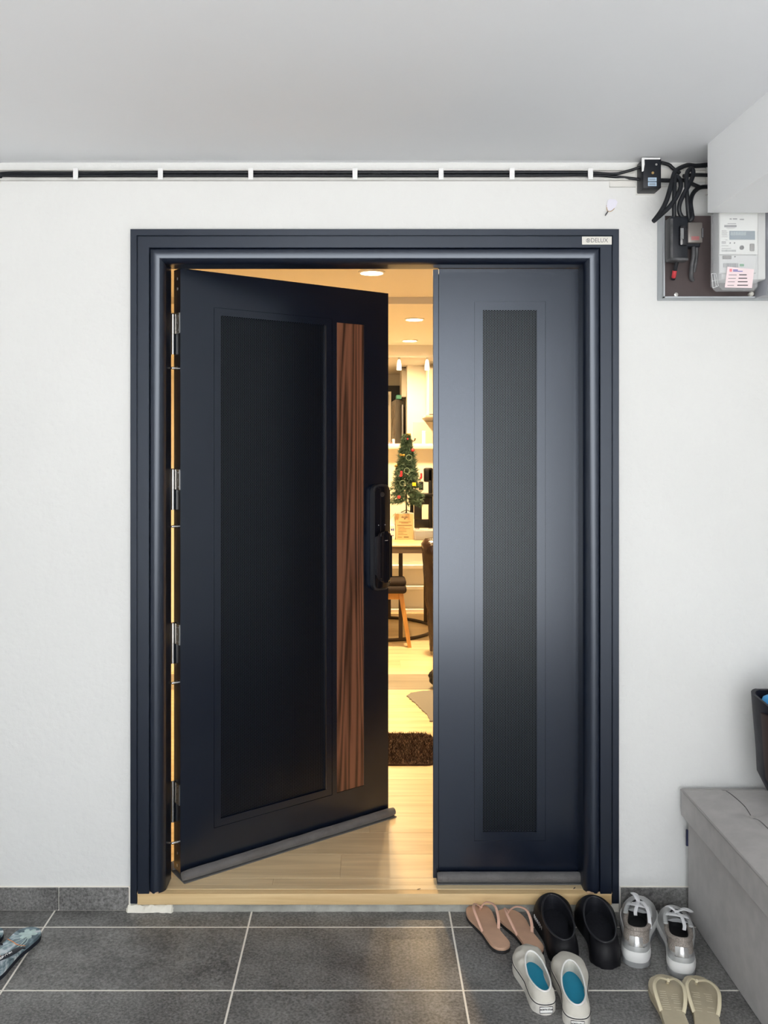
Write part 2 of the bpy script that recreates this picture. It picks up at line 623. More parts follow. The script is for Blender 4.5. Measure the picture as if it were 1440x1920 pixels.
# printed footbed: cool grey-blue washes
m = mat('flip_print', (0.33, 0.42, 0.46), 0.6)
b = m.node_tree.nodes['Principled BSDF']
t = N(m, 'ShaderNodeTexCoord')
vz = N(m, 'ShaderNodeTexNoise')
vz.inputs['Scale'].default_value = 16
vz.inputs['Distortion'].default_value = 2.5
L(m, t.outputs['Object'], vz.inputs['Vector'])
r = N(m, 'ShaderNodeValToRGB')
r.color_ramp.elements[0].position = 0.38
r.color_ramp.elements[0].color = (0.10, 0.15, 0.18, 1)
r.color_ramp.elements[1].position = 0.62
r.color_ramp.elements[1].color = (0.62, 0.68, 0.72, 1)
ee = r.color_ramp.elements.new(0.5)
ee.color = (0.26, 0.36, 0.41, 1)
L(m, vz.outputs[0], r.inputs[0])
L(m, r.outputs[0], b.inputs['Base Color'])

# ------------------------------------------------------------------ levels
YW = 2.667            # face of the corridor wall
ZC = 2.278            # corridor ceiling
ZF = 0.0575           # floor of the flat
YIN = 2.807           # inner face of the corridor wall


def struct(name, mb, m, label=None, cat=None, smooth=True):
    o = build(name, mb, m, smooth=smooth)
    o['kind'] = 'structure'
    if label:
        o['label'] = label
    if cat:
        o['category'] = cat
    return o


# ------------------------------------------------------------------ corridor shell
XL, XR, YB = -2.3, 1.75, -1.3
OX0, OX1, OZ = -0.700, 0.745, 2.050
mb = MB()
mb.box(XL, OX0, YW, YIN, -0.05, ZC + 0.05)
mb.box(OX1, XR, YW, YIN, -0.05, ZC + 0.05)
mb.box(OX0, OX1, YW, YIN, OZ, ZC + 0.05)
struct('wall_front', mb, 'plaster', 'white rough plastered wall around the dark double doorway', 'wall', smooth=False)
struct('wall_right', MB().box(XR, XR + 0.12, YB, YIN, -0.05, ZC + 0.1), 'plaster',
       'white plastered side wall beyond the grey bench', 'wall', smooth=False)
struct('wall_left', MB().box(XL - 0.12, XL, YB, YIN, -0.05, ZC + 0.1), 'plaster',
       'white plastered side wall beyond the patterned flip-flops', 'wall', smooth=False)
struct('ceiling', MB().box(XL - 0.12, XR + 0.12, YB, YIN, ZC, ZC + 0.15), 'ceiling_paint',
       'pale grey painted ceiling over the porch', 'ceiling', smooth=False)
BX = 0.976
mb = MB().box(XL, -1.0, YB - 0.12, YB, -0.05, ZC + 0.1).box(1.35, XR, YB - 0.12, YB, -0.05, ZC + 0.1)
struct('wall_back', mb, 'plaster', 'white plastered porch wall either side of the entrance from outside', 'wall', smooth=False)
struct('ceiling_beam', MB().box(BX, XR, YB, 2.498, 2.0815, ZC), 'beam_paint',
       'white painted box beam under the ceiling beside the meter', 'beam', smooth=False)
struct('wall_base', MB().box(OX0 - 0.02, OX1 + 0.02, 2.662, 2.74, -0.04, ZF - 0.033), 'mortar',
       'rough grey mortar under the wooden sill', 'mortar', smooth=False)

# floor: grout bed with separate tiles
floor = struct('floor', MB().box(XL, XR, YB, YW + 0.005, -0.06, -0.0006), 'grout',
               'dark grey stone tiles with pale grout joints', 'floor', smooth=False)
gx = [-0.94 + 0.6 * k - 0.0066 for k in range(-3, 6)]
row0 = F * H / (1738.3 - CY)
row1 = F * H / (1857.0 - CY)
pitch = row0 - row1
gy = [YW] + [row0 - pitch * k for k in range(0, 14)]
tile_cache = {}
for yi in range(len(gy) - 1):
    y1, y0 = gy[yi], gy[yi + 1]
    if y1 < YB:
        break
    y0 = max(y0, YB)
    for xi in range(len(gx) - 1):
        x0, x1 = max(gx[xi], XL), min(gx[xi + 1], XR)
        if x1 - x0 < 0.02:
            continue
        w, d = x1 - x0 - 0.0044, y1 - y0 - 0.0046
        key = (round(w, 4), round(d, 4))
        if key not in tile_cache:
            o = build('tile', MB().box(-w / 2, w / 2, -d / 2, d / 2, -0.011, 0.0, 0.0010, 1), 'floor_tile', floor)
            tile_cache[key] = o.data
        else:
            o = bpy.data.objects.new('tile', tile_cache[key])
            COL.objects.link(o)
            o.parent = floor
        o.location = ((x0 + x1) / 2, (y0 + y1) / 2, 0)

# tile skirting either side of the door
SKH = 0.0705


def skirting(name, x0, x1, joints, label):
    sk = struct(name, MB().box(x0, x1, YW - 0.004, YW + 0.002, 0.0, SKH + 0.002), 'grout', label, 'skirting', smooth=False)
    xs_ = [x0] + joints + [x1]
    for a, b_ in zip(xs_[:-1], xs_[1:]):
        build('tile', MB().box(a + 0.0015, b_ - 0.0015, YW - 0.0095, YW - 0.0035, 0.003, SKH, 0.0008, 1), 'floor_tile', sk)
    return sk


jx = (110.5 - CX) / 616
skirting('baseboard_left', XL, (242 - CX) / 616, [jx - 1.2, jx - 0.6, jx], 'dark stone skirting tiles along the wall by the hinge side')
skirting('baseboard_right', (1163 - CX) / 616, XR, [(1163 - CX) / 616 + 0.6], 'dark stone skirting tiles along the wall by the grey bench')

# ------------------------------------------------------------------ door frame
XOL, XOR, ZOT = (245 - CX) / 617.7, (1160 - CX) / 617.7, H + (CY - 430) / 617.7
XIL, XIR, ZIT = (311 - CX) / 613.8, (1096 - CX) / 613.8, H + (CY - 494) / 613.8


def sweep(mb, prof, zb):
    """profile of (inward offset, y) swept up the left jamb, over the head and down the right jamb with mitred corners"""
    rings = [[], [], [], []]
    for u, y in prof:
        rings[0].append(Vector((XOL + u, y, zb)))
        rings[1].append(Vector((XOL + u, y, ZOT - u)))
        rings[2].append(Vector((XOR - u, y, ZOT - u)))
        rings[3].append(Vector((XOR - u, y, zb)))
    mb.loft(rings, close=True, cap0=True, cap1=True)


frame = thing('trim_1', 'dark navy painted metal door frame with rounded inner moulding', 'door frame', (0.02, 2.66, ZF), kind='structure')
yf = 2.650
mb = MB()
sweep(mb, [(0, 2.672), (0, yf + 0.0015), (0.0015, yf), (0.0190, yf), (0.0203, yf + 0.0015), (0.0203, 2.672)], 0.028)
build('outer_strip', mb, 'frame_paint', frame, True, ang=25)
mb = MB()
sweep(mb, [(0.0203, 2.690), (0.0203, yf + 0.006), (0.0224, yf + 0.006), (0.0224, yf + 0.001), (0.0234, yf), (0.0560, yf), (0.0575, yf + 0.0015),
           (0.0575, 2.690)], ZF)
build('face_plate', mb, 'frame_paint', frame, True, ang=25)
mb = MB()
uo, ui = 0.0575, XIL - XOL
prof = [(uo, 2.745), (uo, 2.660)]
cu, ru = (uo + ui) / 2, (ui - uo) / 2
for k in range(0, 25):
    a = math.pi - math.pi * k / 24
    yy = 2.658 + 0.022 * k / 24 - 0.017 * math.sin(a)
    prof.append((cu + ru * math.cos(a), yy))
prof += [(ui, 2.7335), (ui, 2.745)]
sweep(mb, prof, ZF)
build('rounded_moulding', mb, 'frame_paint', frame, True, ang=40)
mb = MB()
for x0, x1, z0, z1 in ((OX0 - 0.13, OX0 + 0.02, ZF, OZ + 0.09), (OX1 - 0.02, OX1 + 0.13, ZF, OZ + 0.09), (OX0 + 0.02, OX1 - 0.02, OZ - 0.02, OZ + 0.09)):
    build('inner_architrave', MB().box(x0, x1, YIN - 0.002, YIN + 0.014, z0, z1, 0.003, 1), 'frame_paint', frame, True)
# name plate
npl = build('name_plate', MB().box((1090.8 - CX) / 618.5, (1146.5 - CX) / 618.5, yf - 0.0022, yf + 0.001, H + (CY - 459) / 618.5,
                                   H + (CY - 444) / 618.5, 0.0004, 1), 'plate_silver', frame, True)
tag(npl, 'silver name plate with dark lettering')
zc_ = H + (CY - 451.5) / 618.5 - ZF
xo = 0.02


def onframe(px):
    return (px - CX) / 618.5 - xo


text('lettering', 'DELUX', 0.0185, 'ink_grey', npl, Matrix.Translation((onframe(1123), yf - 0.0025 - 2.66, zc_)) @ FRONT, xs=0.90)
text('lettering', 'b', 0.0115, 'ink_grey', npl, Matrix.Translation((onframe(1102.3), yf - 0.0025 - 2.66, zc_ + 0.0003)) @ FRONT, bold=0.0003)
mb = MB()
mb.tube([(onframe(1102.3) + 0.0056 * math.cos(a), yf - 0.0024 - 2.66, zc_ + 0.0056 * math.sin(a)) for a in
         [2 * math.pi * k / 24 for k in range(24)]], 0.0008, 6, closed=True, up=(0, 1, 0))
build('logo_ring', mb, 'ink_grey', npl)
for px in (1094, 1141.5):
    build('rivet', MB().lathe([(0.0014, 0), (0.001, 0.0008), (0, 0.001)], (onframe(px), yf - 0.0022 - 2.66, zc_), 10, 'y'), 'white_plastic', npl)

# sill board
sill = struct('trim_2', MB().box((257.5 - CX) / 618.9, (1147 - CX) / 618.9, 2.650, 2.704, ZF - 0.0335, ZF, 0.0012, 2), 'sill_wood',
              'pale yellow wooden sill board under the doorway', 'sill')
build('nosing', MB().box(XIL, XIR, 2.676, 2.700, ZF - 0.002, ZF + 0.0012, 0.0005, 1), 'oak_floor', sill)


def lumpy(x0, x1, y, z0, z1, d, n, seed):
    mb = MB()
    rings = []
    for i in range(n + 1):
        x = x0 + (x1 - x0) * i / n
        r_ = lambda k: noise.noise(Vector((x * 45 + seed, k * 3.1, seed)))
        e_ = 0.35 if i in (0, n) else 1.0
        rings.append([Vector((x, y + 0.004, z0)), Vector((x, y - d * (1 + 0.6 * r_(1)) * e_, z0)),
                      Vector((x, y - d * (0.8 + 0.6 * r_(2)) * e_, z0 + (z1 - z0) * 0.5)),
                      Vector((x, y - d * 0.3 * e_, z0 + (z1 - z0) * (0.85 + 0.35 * r_(3)) * e_)),
                      Vector((x, y + 0.004, z0 + (z1 - z0) * (0.9 + 0.3 * r_(4))))])
    mb.loft(rings, close=True, cap0=True, cap1=True)
    return mb


struct('trim_3', lumpy((300 - CX) / 618, (1160 - CX) / 618, 2.662, -0.001, 0.022, 0.006, 90, 1), 'mortar',
       'thin grey mortar fillet under the wooden sill', 'mortar')
struct('trim_4', lumpy((236 - CX) / 618, (325 - CX) / 618, 2.660, -0.001, 0.0225, 0.011, 26, 5), 'mortar_white',
       'white filler smeared at the foot of the door frame by the hinges', 'filler')
struct('trim_5', lumpy((1142 - CX) / 618, (1163 - CX) / 618, 2.660, -0.001, 0.026, 0.007, 8, 9), 'mortar_white',
       'white filler block at the foot of the door frame by the sneakers', 'filler')
for i, (a, b_, zt) in enumerate((((258 - CX) / 616, (300 - CX) / 614, 0.006), ((1098 - CX) / 614, (1146 - CX) / 616, 0.005))):
    mb = lumpy(a, b_, 2.652, ZF - 0.001, ZF + zt, 0.0015, 20, 12 + i)
    struct('trim_%d' % (6 + i), mb, 'putty', ['ragged tan filler along the sill at the hinge-side jamb',
                                              'ragged tan filler along the sill at the fixed-leaf jamb'][i], 'filler')
mb = MB()
rings = []
for i in range(15):
    z = 0.0 + 0.075 * i / 14
    w = 0.0022 + 0.0012 * noise.noise(Vector((z * 160, 2, 3)))
    rings.append([Vector((XOL - 0.0042 - w, YW - 0.002, z)), Vector((XOL - 0.0042 - w * 0.4, YW - 0.0115, z)), Vector((XOL - 0.0008, YW - 0.0105, z)),
                  Vector((XOL - 0.0008, YW - 0.002, z))])
mb.loft(rings, cap0=True, cap1=True)
struct('trim_8', mb, 'mortar_white', 'white filler bead beside the skirting at the hinge-side jamb', 'filler')

# ------------------------------------------------------------------ door leaves


def relief(mb, xs_, zs_, depth, yb):
    """panel face at -y made of cells with individual depth, closed at the back"""
    nx, nz = len(xs_) - 1, len(zs_) - 1
    D = [[depth((xs_[i] + xs_[i + 1]) / 2, (zs_[k] + zs_[k + 1]) / 2) for k in range(nz)] for i in range(nx)]
    for i in range(nx):
        for k in range(nz):
            d = D[i][k]
            x0, x1, z0, z1 = xs_[i], xs_[i + 1], zs_[k], zs_[k + 1]
            mb.poly([(x0, d, z0), (x1, d, z0), (x1, d, z1), (x0, d, z1)])
            mb.poly([(x0, yb, z0), (x0, yb, z1), (x1, yb, z1), (x1, yb, z0)])
            dn = D[i + 1][k] if i + 1 < nx else yb
            if dn != d:
                mb.poly([(x1, d, z0), (x1, dn, z0), (x1, dn, z1), (x1, d, z1)])
            dn = D[i][k + 1] if k + 1 < nz else yb
            if dn != d:
                mb.poly([(x0, d, z1), (x1, d, z1), (x1, dn, z1), (x0, dn, z1)])
            if i == 0:
                mb.poly([(x0, d, z0), (x0, d, z1), (x0, yb, z1), (x0, yb, z0)])
            if k == 0:
                mb.poly([(x0, d, z0), (x0, yb, z0), (x1, yb, z0), (x1, d, z0)])
    bmesh.ops.remove_doubles(mb.bm, verts=list(mb.bm.verts), dist=1e-6)
    return mb


def leaf_body(W, z0, z1, panel, border, extra=None, thick=0.05):
    """slab with a recessed panel, a fine groove around its border and an optional inlay recess"""
    px0, px1, pz0, pz1 = panel
    g = 0.0018
    bx0, bx1, bz0, bz1 = px0 - border, px1 + border, pz0 - border, pz1 + border
    X = {0.0, 0.0015, W - 0.0015, W, px0, px1, bx0, bx0 + g, bx1 - g, bx1}
    Z = {z0, z1, pz0, pz1, bz0, bz0 + g, bz1 - g, bz1}
    if extra:
        X |= {extra[0], extra[1]}
        Z |= {extra[2], extra[3]}
    X, Z = sorted(X), sorted(Z)

    def dep(x, z):
        if px0 < x < px1 and pz0 < z < pz1:
            return 0.012
        if extra and extra[0] < x < extra[1] and extra[2] < z < extra[3]:
            return 0.004
        if bx0 < x < bx1 and bz0 < z < bz1 and not (bx0 + g < x < bx1 - g and bz0 + g < z < bz1 - g):
            return 0.003
        return 0.0
    return relief(MB(), X, Z, dep, thick)


SL = F / 2.735
# --- fixed leaf
FX, FY = (812 - CX) / SL, 2.735


def zl(py):
    return H - (py - CY) / SL - ZF


door2 = thing('door_2', 'narrow fixed door leaf, dark navy with tall perforated panel', 'door', (FX, FY, ZF), kind='structure')
lx = (823 - 812) / SL
pn = ((905.5 - 812) / SL, (1006.5 - 812) / SL, zl(1560.5), zl(581.5))
W2 = XIR - FX - 0.0005
mb = leaf_body(W2 - lx, 0.0185, ZIT - ZF - 0.004, (pn[0] - lx, pn[1] - lx, pn[2], pn[3]), 0.0275, thick=0.048)
mb.xform(Matrix.Translation((lx, 0, 0)))
build('leaf_body', mb, 'door_paint', door2, ang=25)
build('perforated_panel', MB().box(pn[0] + 0.0003, pn[1] - 0.0003, 0.0085, 0.0118, pn[2] + 0.0003, pn[3] - 0.0003), 'perforated', door2, smooth=False)
build('meeting_lip', MB().box(0, lx - 0.0012, -0.0015, 0.010, zl(1646), ZIT - ZF - 0.006, 0.0006, 1), 'door_paint', door2)
build('edge_seal', MB().box(lx - 0.004, lx + 0.002, 0.006, 0.046, 0.025, ZIT - ZF - 0.02), 'black_satin', door2, smooth=False)

# --- opening leaf
TH = math.radians(35.5)
LX0, LY0, LW = -0.580, 2.735, 0.8134
LTOP = 1.970 - ZF
door1 = thing('door_1', 'wide door leaf standing ajar, dark navy with walnut inlay and lock', 'door', (LX0, LY0, ZF), TH, kind='structure')
pan = (0.1388, 0.5434, 0.213 - ZF, 1.833 - ZF)
inl = (0.588, 0.7031, 0.192 - ZF, 1.846 - ZF)
mb = leaf_body(LW, 0.0185, LTOP, pan, 0.0245, (inl[0] - 0.001, inl[1] + 0.001, inl[2] - 0.001, inl[3] + 0.001))
build('leaf_body', mb, 'door_paint', door1, ang=25)
build('perforated_panel', MB().box(pan[0] + 0.0003, pan[1] - 0.0003, 0.0085, 0.0118, pan[2] + 0.0003, pan[3] - 0.0003), 'perforated', door1, smooth=False)
build('panel_trim', MB().box(pan[1] - 0.0022, pan[1] - 0.0002, 0.0005, 0.0085, pan[2] + 0.001, pan[3] - 0.001), 'steel_dark', door1, smooth=False)
wi = build('wood_inlay', MB().box(inl[0], inl[1], 0.0006, 0.0045, inl[2], inl[3], 0.0006, 1), 'walnut', door1)
tag(wi, 'tall walnut strip')
build('inlay_edge', MB().box(inl[1] - 0.0003, inl[1] + 0.0012, -0.0002, 0.0045, inl[2], inl[3]), 'steel_dark', door1, smooth=False)

for zc0 in (1.7995, 1.308, 0.8214, 0.3197):
    z = zc0 - ZF
    hg = build('hinge', MB().box(-0.0028, 0.0, 0.004, 0.036, z - 0.032, z + 0.032, 0.0005, 1), 'steel', door1)
    mb = MB()
    mb.lathe([(0.0001, z - 0.098), (0.0058, z - 0.096), (0.0062, z - 0.034), (0.0062, z - 0.033), (0.0052, z - 0.0325), (0.0052, z - 0.0315),
              (0.0062, z - 0.031), (0.0062, z + 0.031), (0.004, z + 0.034), (0.0001, z + 0.034)], (-0.006, 0.046, 0), 14)
    build('knuckle', mb, 'steel', hg)
    mb = MB()
    for dz in (-0.022, 0.0, 0.022):
        for yy in ((0.012, 0.026) if dz else (0.019,)):
            mb.lathe([(0.0026, 0), (0.002, 0.0008), (0, 0.0009)], (0, 0, 0), 8)
            for v in mb.bm.verts:
                pass
    mb = MB()
    for dz in (-0.022, 0.0, 0.022):
        for yy in ((0.012, 0.026) if dz else (0.019,)):
            mb.box(-0.0036, -0.0026, yy - 0.002, yy + 0.002, z + dz - 0.002, z + dz + 0.002)
    build('screw', mb, 'steel_dark', hg, smooth=False)
for zc0 in (1.658, 1.161, 0.670, 0.168):
    z = zc0 - ZF
    mb = MB()
    mb.lathe([(0.0052, 0.0), (0.0052, -0.003), (0.0042, -0.003), (0.0042, -0.018), (0.003, -0.020), (0.0, -0.020)], (0, 0.022, z), 12, 'x')
    build('security_pin', mb, 'steel', door1)
for z in (0.075, 0.036, LTOP - 0.03, LTOP - 0.062):
    build('screw', MB().box(-0.0012, 0.0, 0.021, 0.026, z - 0.004, z + 0.004), 'steel', door1, smooth=False)

# smart lock
mb = MB()


def rrect(w, h, r, n=6):
    pts = []
    for cx_, cz_, a0 in ((w / 2 - r, h / 2 - r, 0), (-w / 2 + r, h / 2 - r, 90), (-w / 2 + r, -h / 2 + r, 180), (w / 2 - r, -h / 2 + r, 270)):
        for k in range(n + 1):
            a = math.radians(a0 + 90 * k / n)
            pts.append((cx_ + r * math.cos(a), cz_ + r * math.sin(a)))
    return pts


lcx, lcz = 0.768, (1.2716 + 0.8896) / 2 - ZF
LK = Matrix.Translation((lcx, 0, lcz)) @ FRONT
lock = build('smart_lock', MB().prism(rrect(0.074, 0.382, 0.022), -0.001, 0.022, 0.004, 3).xform(LK), 'black_satin', door1)
tag(lock, 'glossy black smart lock')
build('glass_front', MB().prism(rrect(0.064, 0.368, 0.018), 0.0215, 0.0245, 0.0015, 2).xform(LK), 'black_gloss', lock)
hx, hz = lcx - 0.019, (1.108 + 0.925) / 2 - ZF
HK = Matrix.Translation((hx, 0, hz)) @ FRONT
build('push_pull_handle', MB().prism(rrect(0.052, 0.183, 0.018), 0.052, 0.074, 0.009, 4).xform(HK), 'black_gloss', lock)
build('handle_arm', MB().box(hx - 0.016, hx + 0.014, -0.055, -0.022, hz - 0.070, hz + 0.070, 0.006, 2), 'black_satin', lock)
build('handle_mark', MB().box(hx - 0.006, hx + 0.006, -0.0752, -0.0735, hz + 0.058, hz + 0.0595), 'plate_silver', lock, smooth=False)
for dx, dz in ((-0.017, 0.045), (0.012, 0.045)):
    build('indicator', MB().lathe([(0.0016, 0), (0.0016, 0.001), (0, 0.001)], (lcx + dx, -0.0245, lcz + dz), 8, 'y'), 'white_plastic', lock)
build('camera_lens', MB().lathe([(0.009, 0), (0.009, 0.001), (0.007, 0.0012), (0, 0.0006)], (lcx, -0.0245, lcz + 0.155), 20, 'y'), 'black_satin', lock)
build('key_cylinder', MB().lathe([(0.0062, 0), (0.0062, 0.004), (0, 0.004)], (LW - 0.004, -0.010, lcz - 0.165), 12, 'y'), 'steel', lock)


def stopper(name, label, loc, rz, length, wavy, seed):
    """twin foam rolls joined under the leaf by a flat strip"""
    t_ = thing(name, label, 'draft stopper', loc, rz, 'draft stoppers under the door leaves')
    for yc, nm in ((-0.0165, 'foam_roll'), (0.0660, 'foam_roll')):
        mb = MB()
        rings = []
        n = 36
        for i in range(n + 1):
            x = length * i / n
            w = wavy * noise.noise(Vector((x * 9, seed, yc)))
            ring = []
            for k in range(14):
                a = 2 * math.pi * k / 14
                r_ = 0.0155 * (1 + 0.05 * noise.noise(Vector((x * 30, a, seed))))
                if i in (0, n):
                    r_ *= 0.86
                ring.append(Vector((x, yc + r_ * math.cos(a), 0.0168 + r_ * math.sin(a) * 0.98 + max(0, w))))
            rings.append(ring)
        mb.loft(rings, cap0=True, cap1=True)
        build(nm, mb, 'foam_grey', t_, ang=50)
    build('under_strip', MB().box(-0.002, length + 0.002, -0.034, 0.084, 0.0004, 0.0030, 0.0008, 1), 'strip_grey', t_)
    return t_


stopper('draft_stopper', 'grey foam draft stopper under the leaf that stands ajar', (LX0, LY0, ZF), TH, LW + 0.012, 0.003, 3)
stopper('draft_stopper', 'grey foam draft stopper under the narrow fixed leaf', ((819.5 - CX) / SL, FY, ZF), 0, (1088 - 819.5) / SL, 0.0, 8)

# ------------------------------------------------------------------ rooms inside
XLL, XRR = -1.15, 1.62
YD = 7.02
mb = MB().box(XLL - 0.1, XLL, YIN, 9.8, ZF - 0.05, 2.4)
struct('wall_living_left', mb, 'room_paint', 'cream interior wall seen through the hinge gap', 'wall', smooth=False)
struct('wall_living_right', MB().box(XRR, XRR + 0.1, YIN, 9.8, ZF - 0.05, 2.4), 'room_paint', 'cream interior wall of the living room', 'wall', smooth=False)
struct('wall_kitchen_back', MB().box(XLL, XRR, 9.72, 9.82, ZF - 0.05, 2.4), 'room_paint', 'cream wall at the back of the kitchen', 'wall', smooth=False)
struct('wall_kitchen_pier', MB().box((763.5 - CX) / F * 8.5, XRR, 8.5, 9.72, ZF, 2.16), 'room_paint', 'cream kitchen wall behind the christmas tree top', 'wall', smooth=False)
struct('ceiling_living', MB().box(XLL, XRR, YIN, 4.9, 2.2325, 2.4), 'room_ceiling', 'warm lit ceiling just inside the doorway', 'ceiling', smooth=False)
struct('ceiling_dining', MB().box(XLL, XRR, 4.9, YD, 2.1945, 2.4), 'room_ceiling', 'slightly lower warm lit ceiling over the table', 'ceiling', smooth=False)
struct('ceiling_kitchen_beam', MB().box(XLL, XRR, YD, YD + 0.10, 2.109, 2.4), 'room_paint', 'cream beam above the kitchen counter', 'beam', smooth=False)
struct('ceiling_kitchen', MB().box(XLL, XRR, YD + 0.10, 9.72, 2.16, 2.4), 'room_ceiling', 'warm lit kitchen ceiling', 'ceiling', smooth=False)
struct('wall_divider', MB().box(XLL, XRR, YD, YD + 0.12, ZF, 1.36), 'room_paint', 'cream half wall below the kitchen counter', 'wall', smooth=False)
for i, py in enumerate((1058, 1097, 1140)):
    z = H - (py - CY) / F * YD
    struct('trim_%d' % (9 + i), MB().box(XLL, XRR, YD - 0.05, YD + 0.005, z - 0.030, z, 0.003, 1), 'counter_white',
           ['topmost cream ledge on the half wall', 'middle cream ledge on the half wall', 'lowest cream ledge on the half wall'][i], 'ledge')
fl2 = struct('floor_living', MB().box(XLL, XRR, 2.700, 9.8, ZF - 0.05, ZF - 0.003), 'sill_wood', 'pale oak plank floor inside the flat', 'floor', smooth=False)
PW = 0.1595
y = 4.818 - PW * 14
rowi = 0
while y < YD:
    y0, y1 = max(y, 2.703), min(y + PW, YD)
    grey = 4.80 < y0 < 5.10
    x = XLL - random.random() * 1.2
    while x < XRR:
        a, b_ = max(x, XLL), min(x + 1.25, XRR)
        if b_ - a > 0.02 and y1 - y0 > 0.01:
            xw = (a + b_) / 2
            if y0 < YIN:
                a, b_ = max(a, OX0), min(b_, OX1)
            if b_ - a > 0.02:
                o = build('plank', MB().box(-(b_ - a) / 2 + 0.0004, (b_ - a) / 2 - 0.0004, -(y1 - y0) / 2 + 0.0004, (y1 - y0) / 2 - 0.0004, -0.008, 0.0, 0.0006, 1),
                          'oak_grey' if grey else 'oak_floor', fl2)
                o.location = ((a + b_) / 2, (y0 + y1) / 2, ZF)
        x += 1.25
    y += PW
    rowi += 1


struct('wall_added_panel', MB().box(0.885, XRR, YIN, YIN + 0.04, ZF, 2.2325), 'dark_door', 'unseen dark panel added inside to darken the reflection in the ajar leaf', 'added panel', smooth=False)  # unseen panel, added so the ajar leaf reflects something dark


# ---- lamps in the flat
def downlight(px, py, zc, power, label, spread=115):
    Y = F * (zc - H) / (CY - py)
    X = (px - CX) / F * Y
    t_ = thing('ceiling_downlight', label, 'downlight', (X, Y, zc))
    build('rim', MB().lathe([(0.052, 0.0), (0.064, 0.0), (0.064, -0.004), (0.054, -0.008), (0.052, -0.004)], (0, 0, 0), 28), 'lamp_ring', t_)
    build('diffuser', MB().lathe([(0.0, -0.004), (0.053, -0.004), (0.053, -0.001), (0, -0.001)], (0, 0, 0), 28), 'lamp_glow', t_)
    ld = bpy.data.lights.new('downlight_beam', 'AREA')
    ld.shape = 'DISK'
    ld.size = 0.10
    ld.energy = power
    ld.spread = math.radians(spread)
    ld.color = (1.0, 0.69, 0.35)
    lo = bpy.data.objects.new('downlight_beam', ld)
    COL.objects.link(lo)
    lo.parent = t_
    lo.location = (0, 0, -0.009)
    return t_


LP = 25.0
downlight(697, 510, 2.2325, LP * 1.1, 'round recessed downlight glowing just inside the doorway', 150)
downlight(777, 598, 2.1945, LP, 'round recessed downlight glowing over the dining table')
downlight(768, 638, 2.1945, LP, 'round recessed downlight glowing beside the kitchen beam')
# kitchen lamp out of sight behind the beam, needed as the kitchen is lit
t_ = thing('ceiling_downlight', 'round recessed downlight in the kitchen ceiling', 'downlight', (0.15, 7.9, 2.16))
build('rim', MB().lathe([(0.052, 0.0), (0.064, 0.0), (0.064, -0.004), (0.054, -0.008), (0.052, -0.004)], (0, 0, 0), 28), 'lamp_ring', t_)
build('diffuser', MB().lathe([(0.0, -0.004), (0.053, -0.004), (0.053, -0.001), (0, -0.001)], (0, 0, 0), 28), 'lamp_glow', t_)
ld = bpy.data.lights.new('downlight_beam', 'AREA')
ld.shape = 'DISK'
ld.size = 0.10
ld.energy = LP * 1.1
ld.color = (1.0, 0.72, 0.40)
lo = bpy.data.objects.new('downlight_beam', ld)
COL.objects.link(lo)
lo.parent = t_
lo.location = (0, 0, -0.009)

YT = 6.93
zr = H + (CY - 669) / F * YT
tr = thing('lamp_rail', 'thin white lamp rail below the kitchen beam', 'lamp rail', (0.2, YT, zr))
build('rail', MB().box(-0.6, 0.7, -0.012, 0.012, -0.006, 0.006, 0.002, 1), 'lamp_ring', tr)
for x in (-0.4, 0.5):
    build('bracket', MB().box(x - 0.012, x + 0.012, -0.010, 0.10, 0.004, 0.016), 'lamp_ring', tr, smooth=False)
    build('ceiling_stem', MB().box(x - 0.006, x + 0.006, -0.006, 0.006, 0.0, 2.1945 - zr), 'lamp_ring', tr, smooth=False)
for px, lab in ((748.3, 'white cone lamp hanging from the rail above the fridge'), (800.8, 'white cone lamp hanging from the rail beside the wall cabinet')):
    X = (px - CX) / F * YT
    t_ = thing('pendant_lamp', lab, 'lamp', (X, YT, zr), group='rail lamps')
    build('cap', MB().lathe([(0.0, -0.004), (0.010, -0.004), (0.010, -0.018), (0.006, -0.020), (0.006, -0.026), (0.0, -0.026)], (0, 0, 0), 14), 'steel', t_)
    build('shade', MB().lathe([(0.006, -0.022), (0.012, -0.030), (0.018, -0.070), (0.019, -0.105), (0.016, -0.106), (0.0, -0.100)], (0, 0, 0), 18), 'shade_glow', t_)

# ---- kitchen
ct = build('counter_top', MB().box(XLL + 0.001, XRR - 0.001, YD - 0.045, YD + 0.26, 1.360, 1.4022, 0.004, 2), 'counter_white')
tag(ct, 'long white kitchen counter top on the half wall', 'counter')


def kb(px0, px1, py0, py1, Y, d, bev=0.003):
    a, b_ = P(px0, py1, Y), P(px1, py0, Y)
    return MB().box(a.x, b_.x, Y, Y + d, a.z, b_.z, bev, 1)


# dark opening at the back, white door leaf, refrigerator
struct('door_3', kb(715, 753, 723, 1060, 9.66, 0.05), 'dark_door', 'dark doorway at the back of the kitchen', 'door')
wd = thing('tall_cabinet', 'narrow tall white cabinet beside the refrigerator', 'cabinet', P(731, 1060, 9.2))
build('body', kb(716, 733.6, 734, 1060, 9.2, 0.40), 'cabinet_white', wd, True)
build('handle', kb(728.4, 729.4, 740, 760, 9.18, 0.02), 'steel', wd, True)
fr = thing('refrigerator', 'dark grey refrigerator with magnets on its side', 'refrigerator', P(748, 1080, 8.62))
A, B, C_ = P(741.5, 0, 8.62), P(757.5, 0, 8.80), P(734.5, 0, 9.1)
zf0, zf1 = ZF, H - (748.5 - CY) / F * 8.62
mb = MB()
poly_ = [(A.x, A.y), (B.x, B.y), (B.x - 0.06, B.y + 0.42), (C_.x, C_.y)]
mb.prism(poly_, zf0, zf1, 0.008, 2)
